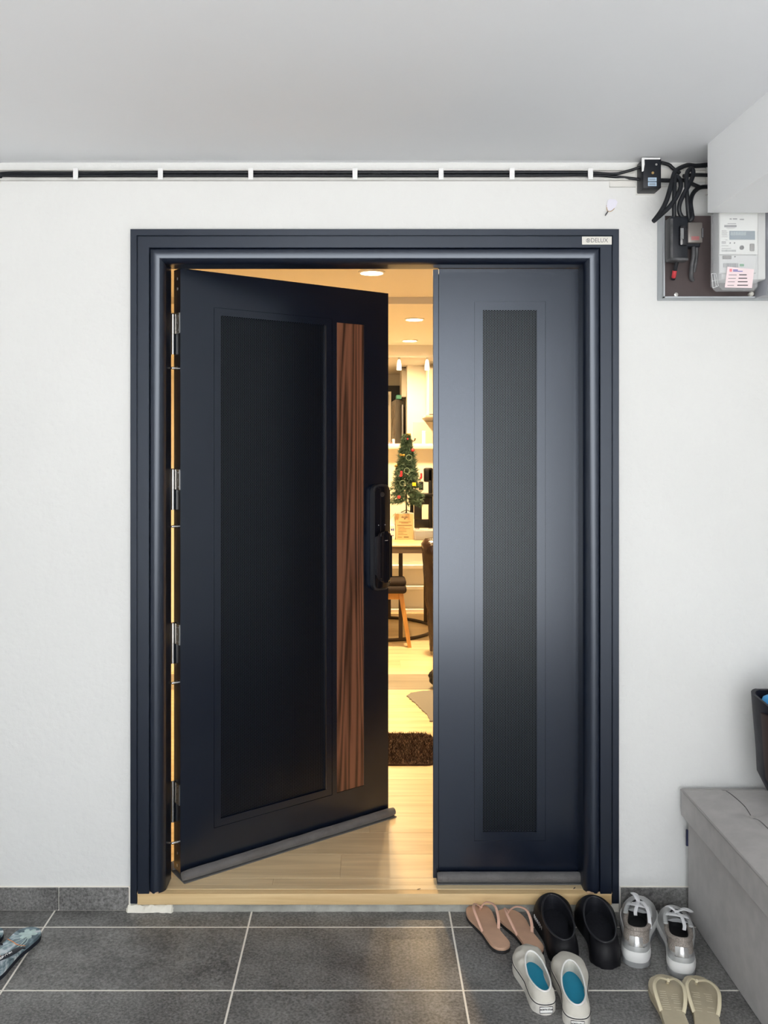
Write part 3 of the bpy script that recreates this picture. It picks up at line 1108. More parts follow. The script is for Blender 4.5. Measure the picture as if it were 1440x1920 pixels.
build('body', mb, 'fridge_grey', fr, True)
mb = MB()
for k in range(34):
    u_ = random.uniform(0.08, 0.9)
    z = random.uniform(0.9, zf1 - 0.05)
    s_ = random.uniform(0.015, 0.04)
    q = Vector((A.x, A.y, z)).lerp(Vector((C_.x, C_.y, z)), u_)
    dr = (Vector((C_.x, C_.y, 0)) - Vector((A.x, A.y, 0))).normalized()
    nm_ = Vector((-abs(dr.y), -abs(dr.x), 0)) * 0.004
    mb.poly([q - dr * s_ - Vector((0, 0, s_)) + nm_, q + dr * s_ - Vector((0, 0, s_)) + nm_, q + dr * s_ + Vector((0, 0, s_)) + nm_,
             q - dr * s_ + Vector((0, 0, s_)) + nm_])
o = build('magnet', mb, 'magnets', fr, True, smooth=False)
o['kind'] = 'stuff'
dr = (B - A).normalized()
mb = MB()
for k in (0.80,):
    q = A.lerp(B, k)
    mb.box(q.x - 0.006, q.x + 0.006, q.y - 0.03, q.y + 0.01, 0.6, zf1 - 0.05)
build('handle', mb, 'steel', fr, True, smooth=False)
gb = build('storage_box', kb(743, 753, 740.5, 748.2, 8.72, 0.2), 'green_box')
tag(gb, 'small green box on top of the refrigerator', 'box')
hc = thing('wall_cabinet', 'small pale grey wall cabinet above the refrigerator', 'cabinet', P(757, 748, 8.72))
build('body', kb(752.6, 762.5, 690, 745, 8.72, 0.4), 'cabinet_grey', hc, True)
build('door', kb(753.2, 762.0, 694, 744, 8.70, 0.018), 'cabinet_grey', hc, True)
wc = thing('wall_cabinet', 'long cream wall cabinet on the kitchen wall beside the cone lamp', 'cabinet', P(815, 780, 8.1))
build('body', kb(803, 850, 690, 777, 8.08, 0.415), 'cabinet_white', wc, True)
build('door', kb(803.5, 822, 692, 776, 8.06, 0.018), 'cabinet_white', wc, True)
build('bottom_rail', kb(797.5, 850, 778, 782.5, 8.02, 0.475), 'cabinet_white', wc, True)
sp_ = build('backsplash', kb(774.5, 850, 791, 835, 8.47, 0.03), 'cabinet_white')
tag(sp_, 'pale glossy splashback panel behind the kitchen counter', 'splashback')
cn = thing('canister', 'white canister standing on the kitchen counter', 'canister', (P(795, 831, 7.15).x, 7.15, 1.4022))
build('body', MB().lathe([(0.0, 0), (0.0165, 0), (0.0175, 0.004), (0.0175, 0.088), (0.0, 0.088)], (0, 0, 0), 20), 'white_plastic', cn)
build('lid', MB().lathe([(0.0, 0.0875), (0.0182, 0.0875), (0.0182, 0.102), (0.014, 0.105), (0, 0.105)], (0, 0, 0), 20), 'off_white', cn)
cl_ = build('cloth', MB().box(P(727, 0, 7.1).x, P(735.5, 0, 7.1).x, 7.05, 7.13, 1.4018, 1.411, 0.003, 2), 'orn_red')
tag(cl_, 'small folded red cloth on the kitchen counter', 'cloth')
jr = thing('jar', 'small clear jar by the refrigerator on the counter', 'jar', (P(737.5, 0, 7.12).x, 7.12, 1.4022))
build('glass', MB().lathe([(0.0, 0), (0.011, 0), (0.012, 0.003), (0.012, 0.034), (0.009, 0.038), (0, 0.038)], (0, 0, 0), 16), 'card_top', jr)
build('lid', MB().lathe([(0.0, 0.037), (0.010, 0.037), (0.010, 0.045), (0, 0.045)], (0, 0, 0), 16), 'steel', jr)

# ---- dining table, round ring base
TZ = H - (1022 - CY) / F * 5.85
tb = thing('dining_table', 'pale wood dining table with brown legs on a ring base', 'table', (0.10, 6.35, ZF))
build('table_top', MB().box(-0.46, 0.46, 5.85, 6.85, TZ - 0.012, TZ, 0.002, 1), 'table_wood', tb, True)
build('apron', MB().box(-0.45, 0.45, 5.855, 6.845, TZ - 0.056, TZ - 0.011, 0.002, 1), 'taupe', tb, True)
for px, py in ((751.2, 1202), (798, 1170), (729.5, 1161), (640, 1180)):
    q = FL(px, py, ZF)
    build('leg', MB().box(q.x - 0.0135, q.x + 0.0135, q.y - 0.0135, q.y + 0.0135, ZF + 0.01, TZ - 0.05, 0.001, 1), 'bark_brown', tb, True)
mb = MB()
mb.tube([(0.10 + 0.385 * math.cos(a), 6.345 + 0.385 * math.sin(a), ZF + 0.011) for a in [2 * math.pi * k / 56 for k in range(56)]], 0.011, 8, closed=True)
build('ring_base', mb, 'bark_brown', tb, True)

# stool in front of the table
q = FL(768, 1214, ZF)
st = thing('stool', 'wooden stool with two brown cushioned pads by the table', 'stool', (q.x - 0.22, q.y + 0.13, ZF))
zs = H - (1112 - CY) / F * 5.78
xr_, xl_ = q.x, q.x - 0.44
for X, dx in ((q.x, -0.058), (xl_, 0.058)):
    for Y, dy in ((q.y, 0.022), (q.y + 0.145, -0.022)):
        mb = MB()
        mb.loft([[Vector((X + a * 0.0125, Y + c * 0.0125, ZF)) for a, c in ((-1, -1), (1, -1), (1, 1), (-1, 1))],
                 [Vector((X + dx + a * 0.0150, Y + dy + c * 0.0150, zs)) for a, c in ((-1, -1), (1, -1), (1, 1), (-1, 1))]], cap0=True, cap1=True)
        build('leg', mb, 'stool_wood', st, True, ang=20)
build('seat_rail', MB().box(xl_ + 0.05, xr_ - 0.05, q.y + 0.022, q.y + 0.048, zs - 0.050, zs - 0.004, 0.003, 2), 'stool_wood', st, True)
build('seat_rail', MB().box(xl_ + 0.05, xr_ - 0.05, q.y + 0.108, q.y + 0.132, zs - 0.050, zs - 0.004, 0.003, 2), 'stool_wood', st, True)
build('seat_cushion', MB().box(xl_ + 0.02, xr_ - 0.020, q.y - 0.025, q.y + 0.162, zs - 0.006, zs + 0.046, 0.022, 4), 'cushion_brown', st, True)
build('seat_cushion', MB().box(xl_ + 0.03, xr_ - 0.022, q.y - 0.015, q.y + 0.160, zs + 0.043, zs + 0.088, 0.020, 4), 'cushion_brown', st, True)

# dark leather chair beside the table
lc = thing('leather_chair', 'wrinkled dark brown leather chair beside the table', 'chair', (0.66, 5.72, ZF))
mb = MB()
rings = []
for i in range(23):
    f_ = i / 22
    z = ZF + 0.03 + 0.715 * f_
    inset = 0.060 * (1 - f_) + (0.008 * max(0, f_ - 0.9) / 0.1)
    xa = 0.350 + inset
    ring = []
    for k in range(28):
        a = 2 * math.pi * k / 28
        ca, sa = math.cos(a), math.sin(a)
        hx_, hy_ = (1.02 - xa) / 2, 0.075 if f_ > 0.5 else 0.065
        if f_ > 0.97:
            hx_ *= 0.93
            hy_ *= 0.6
        ex = lambda v: math.copysign(abs(v) ** 0.5, v)
        wr = 0.012 * noise.noise(Vector((ca * 2.0, sa * 2.0 + 7, z * 16)))
        ring.append(Vector(((xa + 1.02) / 2 + hx_ * ex(ca) + wr, 5.60 + hy_ * ex(sa) + wr, z)))
    rings.append(ring)
mb.loft(rings, cap0=True, cap1=True)
build('backrest', mb, 'leather_brown', lc, True, ang=60)
build('seat', MB().box(0.48, 1.0, 5.66, 6.10, ZF + 0.28, ZF + 0.42, 0.04, 3), 'leather_brown', lc, True)
for X in (0.52, 0.95):
    for Y in (5.62, 6.05):
        build('leg', MB().box(X - 0.018, X + 0.018, Y - 0.018, Y + 0.018, ZF, ZF + 0.30, 0.003, 1), 'bark_brown', lc, True)

# black wooden stand on the table
YH = 6.55
bc = thing('display_stand', 'black wooden stand on the table behind the clear tub', 'stand', (P(795, 0, YH).x, YH, TZ))


def hb(px0, px1, py0, py1, dy, d, nm, bev=0.004):
    a, b_ = P(px0, py1, YH), P(px1, py0, YH)
    return build(nm, MB().box(a.x, b_.x, YH + dy, YH + dy + d, a.z, b_.z, bev, 2), 'black_wood', bc, True)


zb = CY + (H - TZ) / YH * F
hb(794.5, 812, 877, 904, 0.0, 0.03, 'top_panel', 0.012)
hb(785.5, 794.0, 903, 919, 0.0, 0.03, 'side_block', 0.004)
hb(803.5, 811.5, 880, zb, 0.0, 0.03, 'post')
hb(776.5, 806, 925.5, 946, -0.002, 0.03, 'cross_rail')
hb(776.5, 791, 930, 974, -0.002, 0.03, 'side_panel')
hb(769.5, 776.0, 930, zb, 0.035, 0.03, 'leg', 0.002)
hb(778.5, 786.5, 970, zb, 0.002, 0.026, 'leg', 0.002)
hb(777, 806, 974, 990, 0.0, 0.028, 'foot_rail', 0.002)
a = P(772, 928, YH)
build('tray', MB().box(a.x, P(812, 0, YH).x, YH - 0.03, YH + 0.07, a.z - 0.012, a.z + 0.012, 0.008, 2), 'black_wood', bc, True)

# things on the table
BY = 6.163
pb = thing('cardboard_box', 'upright tan cardboard box with dark print on the table', 'box', (P(758.5, 0, BY).x, BY, TZ))
bw = (774.8 - 741.8) / F * BY
bh = (1012 - 963.5) / F * BY
build('body', MB().box(-bw / 2, bw / 2, 0.0, 0.10, 0, bh, 0.001, 1), 'card', pb)
build('flap', MB().box(-bw / 2 + 0.001, bw / 2 + 0.0015, 0.002, 0.10, bh - 0.0005, bh + 0.003), 'card_top', pb, smooth=False)
build('side_label', MB().box(bw / 2 - 0.001, bw / 2 + 0.002, 0.001, 0.099, 0.001, bh - 0.001), 'card_side', pb, smooth=False)
text('lettering', 'doqo', 0.022, 'ink', pb, Matrix.Translation((0, -0.0006, bh - 0.022)) @ FRONT, bold=0.0002)
mb = MB()
for zz, x0, x1, hh in ((0.125, -0.040, 0.044, 0.003), (0.117, -0.024, 0.028, 0.003), (0.100, -0.052, 0.052, 0.0042), (0.088, -0.045, 0.0, 0.002), (0.078, -0.045, 0.040, 0.002),
                       (0.068, -0.045, 0.012, 0.002), (0.058, -0.045, 0.014, 0.002), (0.047, -0.045, -0.008, 0.002), (0.036, -0.045, 0.020, 0.002),
                       (0.017, -0.048, -0.018, 0.003), (0.016, -0.005, 0.030, 0.006), (0.145, -0.004, 0.006, 0.008)):
    s_ = bh / 0.184
    mb.box(x0, x1, -0.0008, 0.0006, zz * s_, zz * s_ + hh)
build('printed_lines', mb, 'orn_brown', pb, smooth=False)
ts = thing('tissue_box', 'white tissue box with a tissue pulled up on the table', 'tissue box', (P(731, 0, BY).x, BY + 0.02, TZ))
build('body', MB().box(-0.08, 0.037, 0.0, 0.11, 0, 0.098, 0.003, 1), 'tissue_white', ts)
mb = MB()
mb.loft([[Vector((0.016 + 0.030 * math.cos(a), 0.055 + 0.02 * math.sin(a), 0.096)) for a in [2 * math.pi * k / 12 for k in range(12)]],
         [Vector((0.022 + 0.020 * math.cos(a), 0.055 + 0.014 * math.sin(a + .4), 0.130)) for a in [2 * math.pi * k / 12 for k in range(12)]],
         [Vector((0.034 + 0.005 * math.cos(a), 0.055 + 0.004 * math.sin(a), 0.178)) for a in [2 * math.pi * k / 12 for k in range(12)]]], cap1=True)
build('tissue', mb, 'tissue_white', ts)
for x0, x1, z0, z1 in ((0.008, 0.020, 0.062, 0.076), (0.022, 0.030, 0.060, 0.078), (0.012, 0.028, 0.024, 0.030), (-0.02, 0.0, 0.05, 0.08)):
    build('print', MB().box(x0, x1, -0.0008, 0.0006, z0, z1), 'ink_blue', ts, smooth=False)
pc = thing('plastic_tub', 'clear plastic tub on the table beside the tan box', 'tub', (P(797, 0, 6.1).x, 6.12, TZ))
build('tub', MB().box(-0.075, 0.09, 0.0, 0.12, 0.0, 0.065, 0.008, 2), 'smoke_plastic', pc)
build('lid', MB().box(-0.080, 0.095, -0.004, 0.124, 0.064, 0.074, 0.003, 2), 'clear_plastic', pc)
build('contents', MB().box(-0.06, 0.07, 0.02, 0.10, 0.004, 0.045, 0.01, 2), 'rug_grey', pc)

# christmas tree on the box
TX = P(762, 0, BY + 0.05).x
tz0 = TZ + bh + 0.003
xt = thing('christmas_tree', 'small green christmas tree with red and yellow ornaments on the box', 'christmas tree', (TX, BY + 0.05, tz0))
TH_ = 0.575
build('trunk', MB().lathe([(0.0, 0.0), (0.005, 0.0), (0.005, TH_ * 0.9), (0.0, TH_ * 0.92)], (0, 0, 0), 8), 'bark_brown', xt)
mb = MB()
for k in range(3):
    a = math.radians(20 + 120 * k)
    mb.tube([(0, 0, 0.022), (0.03 * math.cos(a), 0.03 * math.sin(a), 0.008), (0.048 * math.cos(a), 0.040 * math.sin(a), 0.003)], 0.003, 6)
build('stand', mb, 'black_satin', xt)
for part_i, (nm, mm_, nb) in enumerate((('foliage', 'pine', 260), ('frosted_foliage', 'pine_light', 50))):
    mb = MB()
    for k in range(nb):
        f_ = (k + 0.5) / nb
        f_ = f_ ** 0.8
        hz_ = 0.055 + (TH_ - 0.075) * f_
        rad = (0.122 * (1 - f_) ** 0.8 + 0.010) * random.uniform(0.75, 1.08)
        a = k * 2.399963 + part_i
        tip = Vector((math.cos(a) * rad, math.sin(a) * rad * 0.85, hz_ - 0.015 + 0.02 * random.random()))
        base = Vector((0, 0, hz_ + 0.012))
        base = base.lerp(tip, 0.25)
        ax = (tip - base)
        ln = ax.length
        ax.normalize()
        s1 = ax.orthogonal().normalized()
        s2 = ax.cross(s1)
        for j in range(70):
            u_ = random.random()
            q = base.lerp(tip, u_)
            ph = random.random() * 6.283
            dirn = (ax * 0.75 + (s1 * math.cos(ph) + s2 * math.sin(ph)) * 0.8).normalized()
            nl = 0.032 * random.uniform(0.7, 1.1)
            wv = dirn.cross(Vector((random.random() - .5, random.random() - .5, random.random() - .5))).normalized() * 0.0019
            mb.poly([q - wv, q + wv, q + dirn * nl])
    o = build(nm, mb, mm_, xt, smooth=False)


def orn(px, py, nm, mbf, m, dy=-0.10):
    q = P(px, py, BY + 0.05 + dy) - Vector((TX, BY + 0.05, tz0))
    o = build(nm, mbf(), m, xt)
    o.location = q
    return o


def gem(s=0.011):
    return lambda: MB().lathe([(0, -s), (s * 0.8, -s * 0.6), (s, 0), (s * 0.7, s * 0.7), (0, s)], (0, 0, 0), 12)


def stocking():
    return MB().box(-0.007, 0.007, -0.005, 0.005, -0.012, 0.022, 0.003, 2).box(-0.013, 0.006, -0.005, 0.005, -0.018, -0.006, 0.003, 2)


orn(774, 844, 'red_ornament', gem(0.0125), 'orn_red', -0.05)
orn(752.5, 889, 'red_stocking', stocking, 'orn_red', -0.09)
orn(748, 932, 'red_ornament', gem(0.0125), 'orn_red', -0.12)
orn(790, 893, 'red_stocking', stocking, 'orn_red', -0.07)
orn(776.5, 908, 'yellow_gift', lambda: MB().box(-0.013, 0.013, -0.011, 0.011, -0.012, 0.012, 0.002, 2), 'orn_yellow', -0.11)
orn(743, 873, 'gold_bell', gem(0.011), 'orn_gold', -0.03)
for px, py in ((767, 858), (763, 883), (755, 906)):
    mb_ = lambda: MB().tube([(0.020 * math.cos(t_), 0, 0.020 * math.sin(t_)) for t_ in [6.2832 * k / 20 for k in range(20)]], 0.0022, 6, closed=True, up=(0, 1, 0))
    orn(px, py, 'frosted_ring', mb_, 'pine_light', -0.09)
orn(754, 853, 'leopard_bow', lambda: MB().box(-0.020, -0.002, -0.005, 0.005, -0.009, 0.009, 0.005, 2).box(0.002, 0.020, -0.005, 0.005, -0.010, 0.006, 0.005, 2)
    .box(-0.004, 0.004, -0.007, 0.007, -0.005, 0.005, 0.002, 1), 'orn_gold', -0.07)
orn(766, 815, 'tree_topper', lambda: MB().box(-0.016, 0.016, -0.006, 0.006, -0.009, 0.010, 0.004, 2).box(-0.012, -0.004, -0.005, 0.005, -0.024, -0.006, 0.003, 2), 'orn_gold', -0.01)
orn(775, 826, 'topper_horn', lambda: MB().tube(spline([(-0.012, 0, 0.004), (0.0, 0, -0.004), (0.010, 0, 0.004), (0.014, 0, 0.016)], 5), [0.003] * 8 + [0.005] * 8, 8), 'orn_brown', -0.02)
orn(765, 822, 'topper_ribbon', lambda: MB().box(-0.007, 0.002, -0.004, 0.004, -0.010, 0.004, 0.002, 1), 'orn_red', -0.03)

# ---- on the inner floor
ya, yb_ = F * (H - ZF) / (1378 - CY), F * (H - ZF) / (1436 - CY)
dm = thing('door_mat', 'shaggy dark brown door mat on the oak floor', 'mat', (-0.03, (ya + yb_) / 2, ZF))
mx0, mx1 = -0.33, (809.5 - CX) / F * ya
mw, md = (mx1 + 0.35), ya - yb_
build('backing', MB().prism([(p[0], p[1]) for p in rrect(mw, md, 0.05)], 0.0, 0.008, 0.002, 1).xform(Matrix.Translation(((mx1 - 0.35) / 2 + 0.03, 0, 0))), 'mat_brown', dm)
mb = MB()
for k in range(9000):
    x, y_ = random.uniform(-mw / 2, mw / 2), random.uniform(-md / 2, md / 2)
    ax_, ay_ = abs(x) - (mw / 2 - 0.05), abs(y_) - (md / 2 - 0.05)
    if ax_ > 0 and ay_ > 0 and ax_ * ax_ + ay_ * ay_ > 0.0025:
        continue
    h_ = random.uniform(0.008, 0.018)
    dv = Vector((random.uniform(-1, 1) * 0.012, random.uniform(-1, 1) * 0.012, h_))
    w_ = Vector((random.uniform(-1, 1), random.uniform(-1, 1), 0)).normalized() * 0.0022
    q = Vector((x + (mx1 - 0.35) / 2 + 0.03, y_, 0.006))
    mb.poly([q - w_, q + w_, q + dv])
o = build('pile', mb, 'mat_brown', dm, smooth=False)
o['kind'] = 'stuff'
# cowhide-like grey rug
edge = [(763, 1306), (770, 1301), (785, 1298), (809, 1296), (880, 1295), (960, 1300), (960, 1345), (870, 1366), (812, 1354), (806, 1353), (803, 1345), (800, 1340),
        (793, 1334), (787, 1328), (781, 1321), (773, 1315), (768, 1311)]
pts = []
for px, py in edge:
    q = FL(px, py, ZF)
    pts.append(q)
pp = []
for q0, q1 in zip(pts, pts[1:] + pts[:1]):
    for k in range(3):
        q = q0.lerp(q1, k / 3)
        pp.append((q.x + random.uniform(-.003, .003), q.y + random.uniform(-.005, .005)))
rg = build('rug', MB().prism(pp, ZF, ZF + 0.006), 'rug_grey')
tag(rg, 'grey ragged-edged hide rug on the oak floor', 'rug')
# dark fluffy bag at the leaf edge
q = FL(812, 1296, ZF)
fb = thing('fluffy_bag', 'black fluffy bundle on the floor behind the fixed leaf', 'bag', (q.x + 0.07, q.y + 0.06, ZF))
mb = MB()
bmesh.ops.create_icosphere(mb.bm, subdivisions=4, radius=1.0)
for v in mb.bm.verts:
    n_ = noise.noise(v.co * 3.0) * 0.12 + noise.noise(v.co * 11) * 0.07
    v.co = Vector((v.co.x * 0.088 * (1 + n_), v.co.y * 0.07 * (1 + n_), max(0.0, 0.058 + v.co.z * 0.062 * (1 + n_))))
build('body', mb, 'fluff_black', fb, ang=80)
mb = MB()
mb.tube(spline([(-0.04, 0, 0.11), (-0.02, 0, 0.15), (0.02, 0, 0.15), (0.04, 0, 0.11)], 5), 0.004, 6)
build('handle', mb, 'fluff_black', fb)

# ------------------------------------------------------------------ electrics on the corridor wall
# open cable channel
zt0, zt1 = H + (CY - 336) / 620, H + (CY - 316.5) / 620
X0c, X1c = -1.12, (1191 - CX) / 620
ch = thing('cable_channel', 'long white open cable channel along the wall top', 'cable channel', (0, YW, zt0))
mb = MB()
mb.box(X0c, X1c, YW - 0.004, YW + 0.001, zt0, zt1)
build('base', mb, 'channel_white', ch, True, smooth=False)
for z0, z1 in ((zt0, zt0 + 0.0035), (zt1 - 0.0035, zt1)):
    build('lip', MB().box(X0c, X1c, YW - 0.020, YW - 0.003, z0, z1, 0.0006, 1), 'channel_white', ch, True)
for z0 in (zt0 + 0.0035, zt1 - 0.0085):
    build('lip_bead', MB().box(X0c, X1c, YW - 0.008, YW - 0.0035, z0, z0 + 0.005, 0.001, 1), 'channel_white', ch, True)
for px in (140, 299.5, 469.5, 665.5, 827.5, 961, 1108.5):
    x = (px - CX) / 622
    build('clip', MB().box(x - 0.0075, x + 0.0075, YW - 0.0235, YW - 0.0200, zt0 - 0.001, zt1 + 0.002, 0.0006, 1), 'white_plastic', ch, True)
# wider channel section at the junction box
w0, w1 = (1146 - CX) / 620, (1194 - CX) / 620
b2 = thing('channel_backing', 'wide off-white channel piece beside the black junction box', 'channel', (w0, YW, H + (CY - 350) / 617))
build('base', MB().box(w0, w1, YW - 0.003, YW, H + (CY - 350) / 617, H + (CY - 316) / 617), 'off_white', b2, True, smooth=False)
build('lip', MB().box(w0, w1, YW - 0.010, YW - 0.002, H + (CY - 350) / 617, H + (CY - 348) / 617), 'off_white', b2, True, smooth=False)
b3 = thing('channel_backing', 'off-white channel piece behind the looped meter cables', 'channel', ((1240 - CX) / 617, YW, H + (CY - 345) / 617))
build('base', MB().box((1236 - CX) / 617, (1325 - CX) / 617, YW - 0.003, YW, H + (CY - 340) / 617, H + (CY - 316) / 617), 'off_white', b3, True, smooth=False)
build('lip', MB().box((1282 - CX) / 617, (1323 - CX) / 617, YW - 0.014, YW - 0.002, H + (CY - 319) / 617, H + (CY - 317) / 617), 'off_white', b3, True, smooth=False)
build('lip', MB().box((1236 - CX) / 617, (1310 - CX) / 617, YW - 0.012, YW - 0.002, H + (CY - 349.5) / 617, H + (CY - 348) / 617), 'off_white', b3, True, smooth=False)
cv = thing('cable_entry', 'black cable entry plate where the cables pass behind the beam', 'cable entry', ((1327 - CX) / 615, YW, H + (CY - 360) / 615))
build('plate', MB().box((1324 - CX) / 615, (1345 - CX) / 615, YW - 0.02, YW, H + (CY - 366) / 615, H + (CY - 310) / 615, 0.002, 1), 'black_plastic', cv, True)
build('rim', MB().box((1322 - CX) / 615, (1324.5 - CX) / 615, YW - 0.016, YW, H + (CY - 366) / 615, H + (CY - 315) / 615), 'off_white', cv, True, smooth=False)


def cable(pts, r, label, m='cable_black', n=8, name='power_cable', group=None):
    q = [P(a, b_, Y) for a, b_, Y in pts]
    mb = MB()
    mb.tube(spline(q, n), r, 10)
    o = build(name, mb, m, ang=60)
    return tag(o, label, 'cable', group)


yc = YW - 0.0132
hole = [(-10, 327, YW - 0.009)]
cable([(0, 335, YW - 0.006), (3, 329, yc), (12, 324.5, yc), (150, 324.3, yc), (300, 323.6, yc), (600, 323.2, yc), (900, 323.2, yc), (1080, 323.4, yc),
       (1150, 326.0, yc - 0.003), (1178, 320.5, yc - 0.012), (1200, 313.5, yc - 0.018)],
      0.0044, 'upper black cable lying in the white cable channel')
cable([(-60, 327.5, yc), (10, 328.8, yc), (150, 329.2, yc), (400, 329.0, yc), (700, 329.2, yc), (1000, 328.8, yc), (1110, 328.6, yc), (1150, 331.0, yc),
       (1200, 336.5, yc - 0.01)],
      0.0044, 'lower black cable lying in the white cable channel')

jb = thing('junction_box', 'black box with white paint smears and blue stickers under the ceiling', 'junction box', (P(1216, 365, YW).x, YW, P(0, 365, YW).z))
yj = 2.607
a, b_ = P(1193, 365, YW), P(1240, 296, 2.612)
xa, xb = (1193.5 - CX) / F * YW, (1240 - CX) / F * yj
za, zb_ = H + (CY - 364) / F * YW, H + (CY - 297) / F * yj
build('body', MB().box(xa, xb, yj + 0.006, YW + 0.001, za, zb_, 0.004, 2), 'black_plastic', jb, True)
xfa = (1204 - CX) / F * yj
build('cover', MB().box(xa + 0.001, xb, yj, yj + 0.008, za + 0.001, zb_, 0.003, 2), 'black_plastic', jb, True)
zz = lambda py: H + (CY - py) / F * yj
xx = lambda px: (px - CX) / F * yj
build('paint_smear', MB().box(xx(1203.5), xx(1238), yj - 0.0008, yj + 0.002, zz(299), zz(295.6), 0.0006, 1), 'white_plastic', jb, True)
mb = MB()
pl = [(1203, 297), (1208, 297), (1208.5, 308), (1206.5, 321), (1203.5, 322)]
mb.loft([[Vector((xx(a), yj - 0.0010, zz(b_))) for a, b_ in pl], [Vector((xx(a), yj + 0.001, zz(b_))) for a, b_ in pl]], cap0=True, cap1=True)
build('paint_smear', mb, 'white_plastic', jb, True)
build('back_rim', MB().box(xa - 0.003, xb + 0.001, YW - 0.004, YW + 0.001, za - 0.003, za + 0.09, 0.001, 1), 'off_white', jb, True)
for y0_, y1_ in ((333, 340), (341.5, 349)):
    build('sticker', MB().box(xx(1215), xx(1231), yj - 0.0006, yj + 0.001, zz(y1_), zz(y0_)), 'sticker_blue', jb, True, smooth=False)
mb = MB()
for y_ in (335.5, 337.5, 343.5, 345.5, 347):
    mb.box(xx(1217), xx(1229), yj - 0.0009, yj, zz(y_ + 0.5), zz(y_ - 0.3))
build('printed_lines', mb, 'ink_grey', jb, True, smooth=False)
build('screw', MB().lathe([(0.0042, 0), (0.0038, 0.0018), (0, 0.002)], (xx(1223.8), yj, zz(324.3)), 14, 'y'), 'brass', jb, True)
build('screw', MB().lathe([(0.0034, 0), (0.003, 0.0016), (0, 0.0018)], (xx(1230.5), yj, zz(308.5)), 12, 'y'), 'steel', jb, True)

# meter board: shallow grey tray with a brown face
YM = 2.612
BZT = H + (CY - 404) / F * YM
bxl, bzb = (1232 - CX) / F * YW, H + (CY - 564) / F * YW
mbx = thing('meter_board', 'grey metal tray with dark brown board carrying the meter', 'meter board', (bxl, YW, bzb))
build('tray', MB().box(bxl, 1.62, YM + 0.003, YW, bzb, BZT, 0.001, 1), 'tray_metal', mbx, True)
build('board', MB().box(bxl + 0.0035, 1.60, YM, YM + 0.004, bzb + 0.0035, BZT - 0.001), 'brown_board', mbx, True, smooth=False)
build('rim', MB().box(bxl, bxl + 0.0035, YM - 0.005, YM + 0.006, bzb, BZT), 'tray_metal', mbx, True, smooth=False)
build('rim', MB().box(bxl, 1.62, YM - 0.005, YM + 0.006, bzb, bzb + 0.0035), 'tray_metal', mbx, True, smooth=False)
q = P(1267.5, 552.5, YM)
build('screw', MB().lathe([(0.0066, 0), (0.0060, 0.0026), (0.003, 0.0032), (0, 0.003)], (q.x, YM, q.z), 18, 'y'), 'steel', mbx, True)

# service fuse cut-out
fc = thing('fuse_cutout', 'tall black fuse cut-out on the meter board', 'fuse box', P(1268, 490, YM))
yfz = 2.548
fx = lambda px: (px - CX) / F * yfz
fz = lambda py: H + (CY - py) / F * yfz
build('body', MB().box(fx(1257), fx(1290), yfz, yfz + 0.045, fz(487), fz(406), 0.003, 2), 'black_plastic', fc, True)
build('side_cover', MB().box(P(1249, 0, YM).x, fx(1262), yfz + 0.028, YM, P(0, 488, YM).z, P(0, 414, YM).z, 0.002, 1), 'worn_black', fc, True)
build('edge_trim', MB().box(fx(1257), fx(1261.5), yfz - 0.003, yfz + 0.003, fz(487), fz(410), 0.001, 1), 'worn_black', fc, True)
build('bottom_lip', MB().box(fx(1256), fx(1290), yfz - 0.004, yfz + 0.03, fz(488.5), fz(483.5), 0.001, 1), 'worn_black', fc, True)
build('carrier', MB().box(fx(1272), fx(1287), yfz - 0.014, yfz + 0.002, fz(462), fz(424), 0.005, 2), 'black_gloss', fc, True)
build('label_window', MB().box(fx(1272.5), fx(1278.5), yfz - 0.0152, yfz - 0.013, fz(450), fz(430)), 'tongue_grey', fc, True, smooth=False)
# breaker
bk = thing('breaker', 'small smoky grey breaker on the meter board', 'breaker', P(1304, 462, YM))
yk = 2.566
kx = lambda px: (px - CX) / F * yk
kz = lambda py: H + (CY - py) / F * yk
build('body', MB().box(kx(1290), kx(1317.5), yk, YM, kz(455), kz(416.5), 0.003, 2), 'fridge_grey', bk, True)
build('base', MB().box(kx(1289), kx(1316), yk + 0.012, YM, kz(461), kz(454), 0.002, 1), 'black_plastic', bk, True)
build('clip', MB().box(kx(1315), kx(1318.5), yk - 0.003, yk + 0.004, kz(446), kz(428), 0.001, 1), 'steel_dark', bk, True)
mb = MB()
for y_ in (444, 446.5, 449):
    mb.box(kx(1296), kx(1311), yk - 0.0005, yk + 0.0005, kz(y_ + 0.6), kz(y_ - 0.3))
build('printed_lines', mb, 'red_plastic', bk, True, smooth=False)

# meter
ym = 2.535
mx_ = lambda px, Y=ym: (px - CX) / F * Y
mz_ = lambda py, Y=ym: H + (CY - py) / F * Y
mt = thing('electricity_meter', 'white electricity meter with clear cover and pink sticker', 'meter', P(1375, 548, YM))
build('body', MB().box(mx_(1336, YM), mx_(1418, YM), ym + 0.012, YM, mz_(532, YM), mz_(396, YM), 0.006, 2), 'meter_body', mt, True)
build('face', MB().box(mx_(1349.5), mx_(1422), ym, ym + 0.014, mz_(477), mz_(396), 0.002, 1), 'meter_face', mt, True)
build('terminal_block', MB().box(mx_(1350), mx_(1420), ym + 0.004, ym + 0.016, mz_(512), mz_(477.5), 0.002, 1), 'meter_body', mt, True)
build('display', MB().box(mx_(1367.5), mx_(1415.5), ym - 0.0008, ym + 0.002, mz_(449.5), mz_(433)), 'lcd', mt, True, smooth=False)
loc0 = Vector(mt.location)
text('digits', '888888', 0.0150, 'lcd_digit', mt, Matrix.Translation(Vector((mx_(1384), ym - 0.0010, mz_(438.5))) - loc0) @ FRONT, extrude=0.0001)
mb = MB()
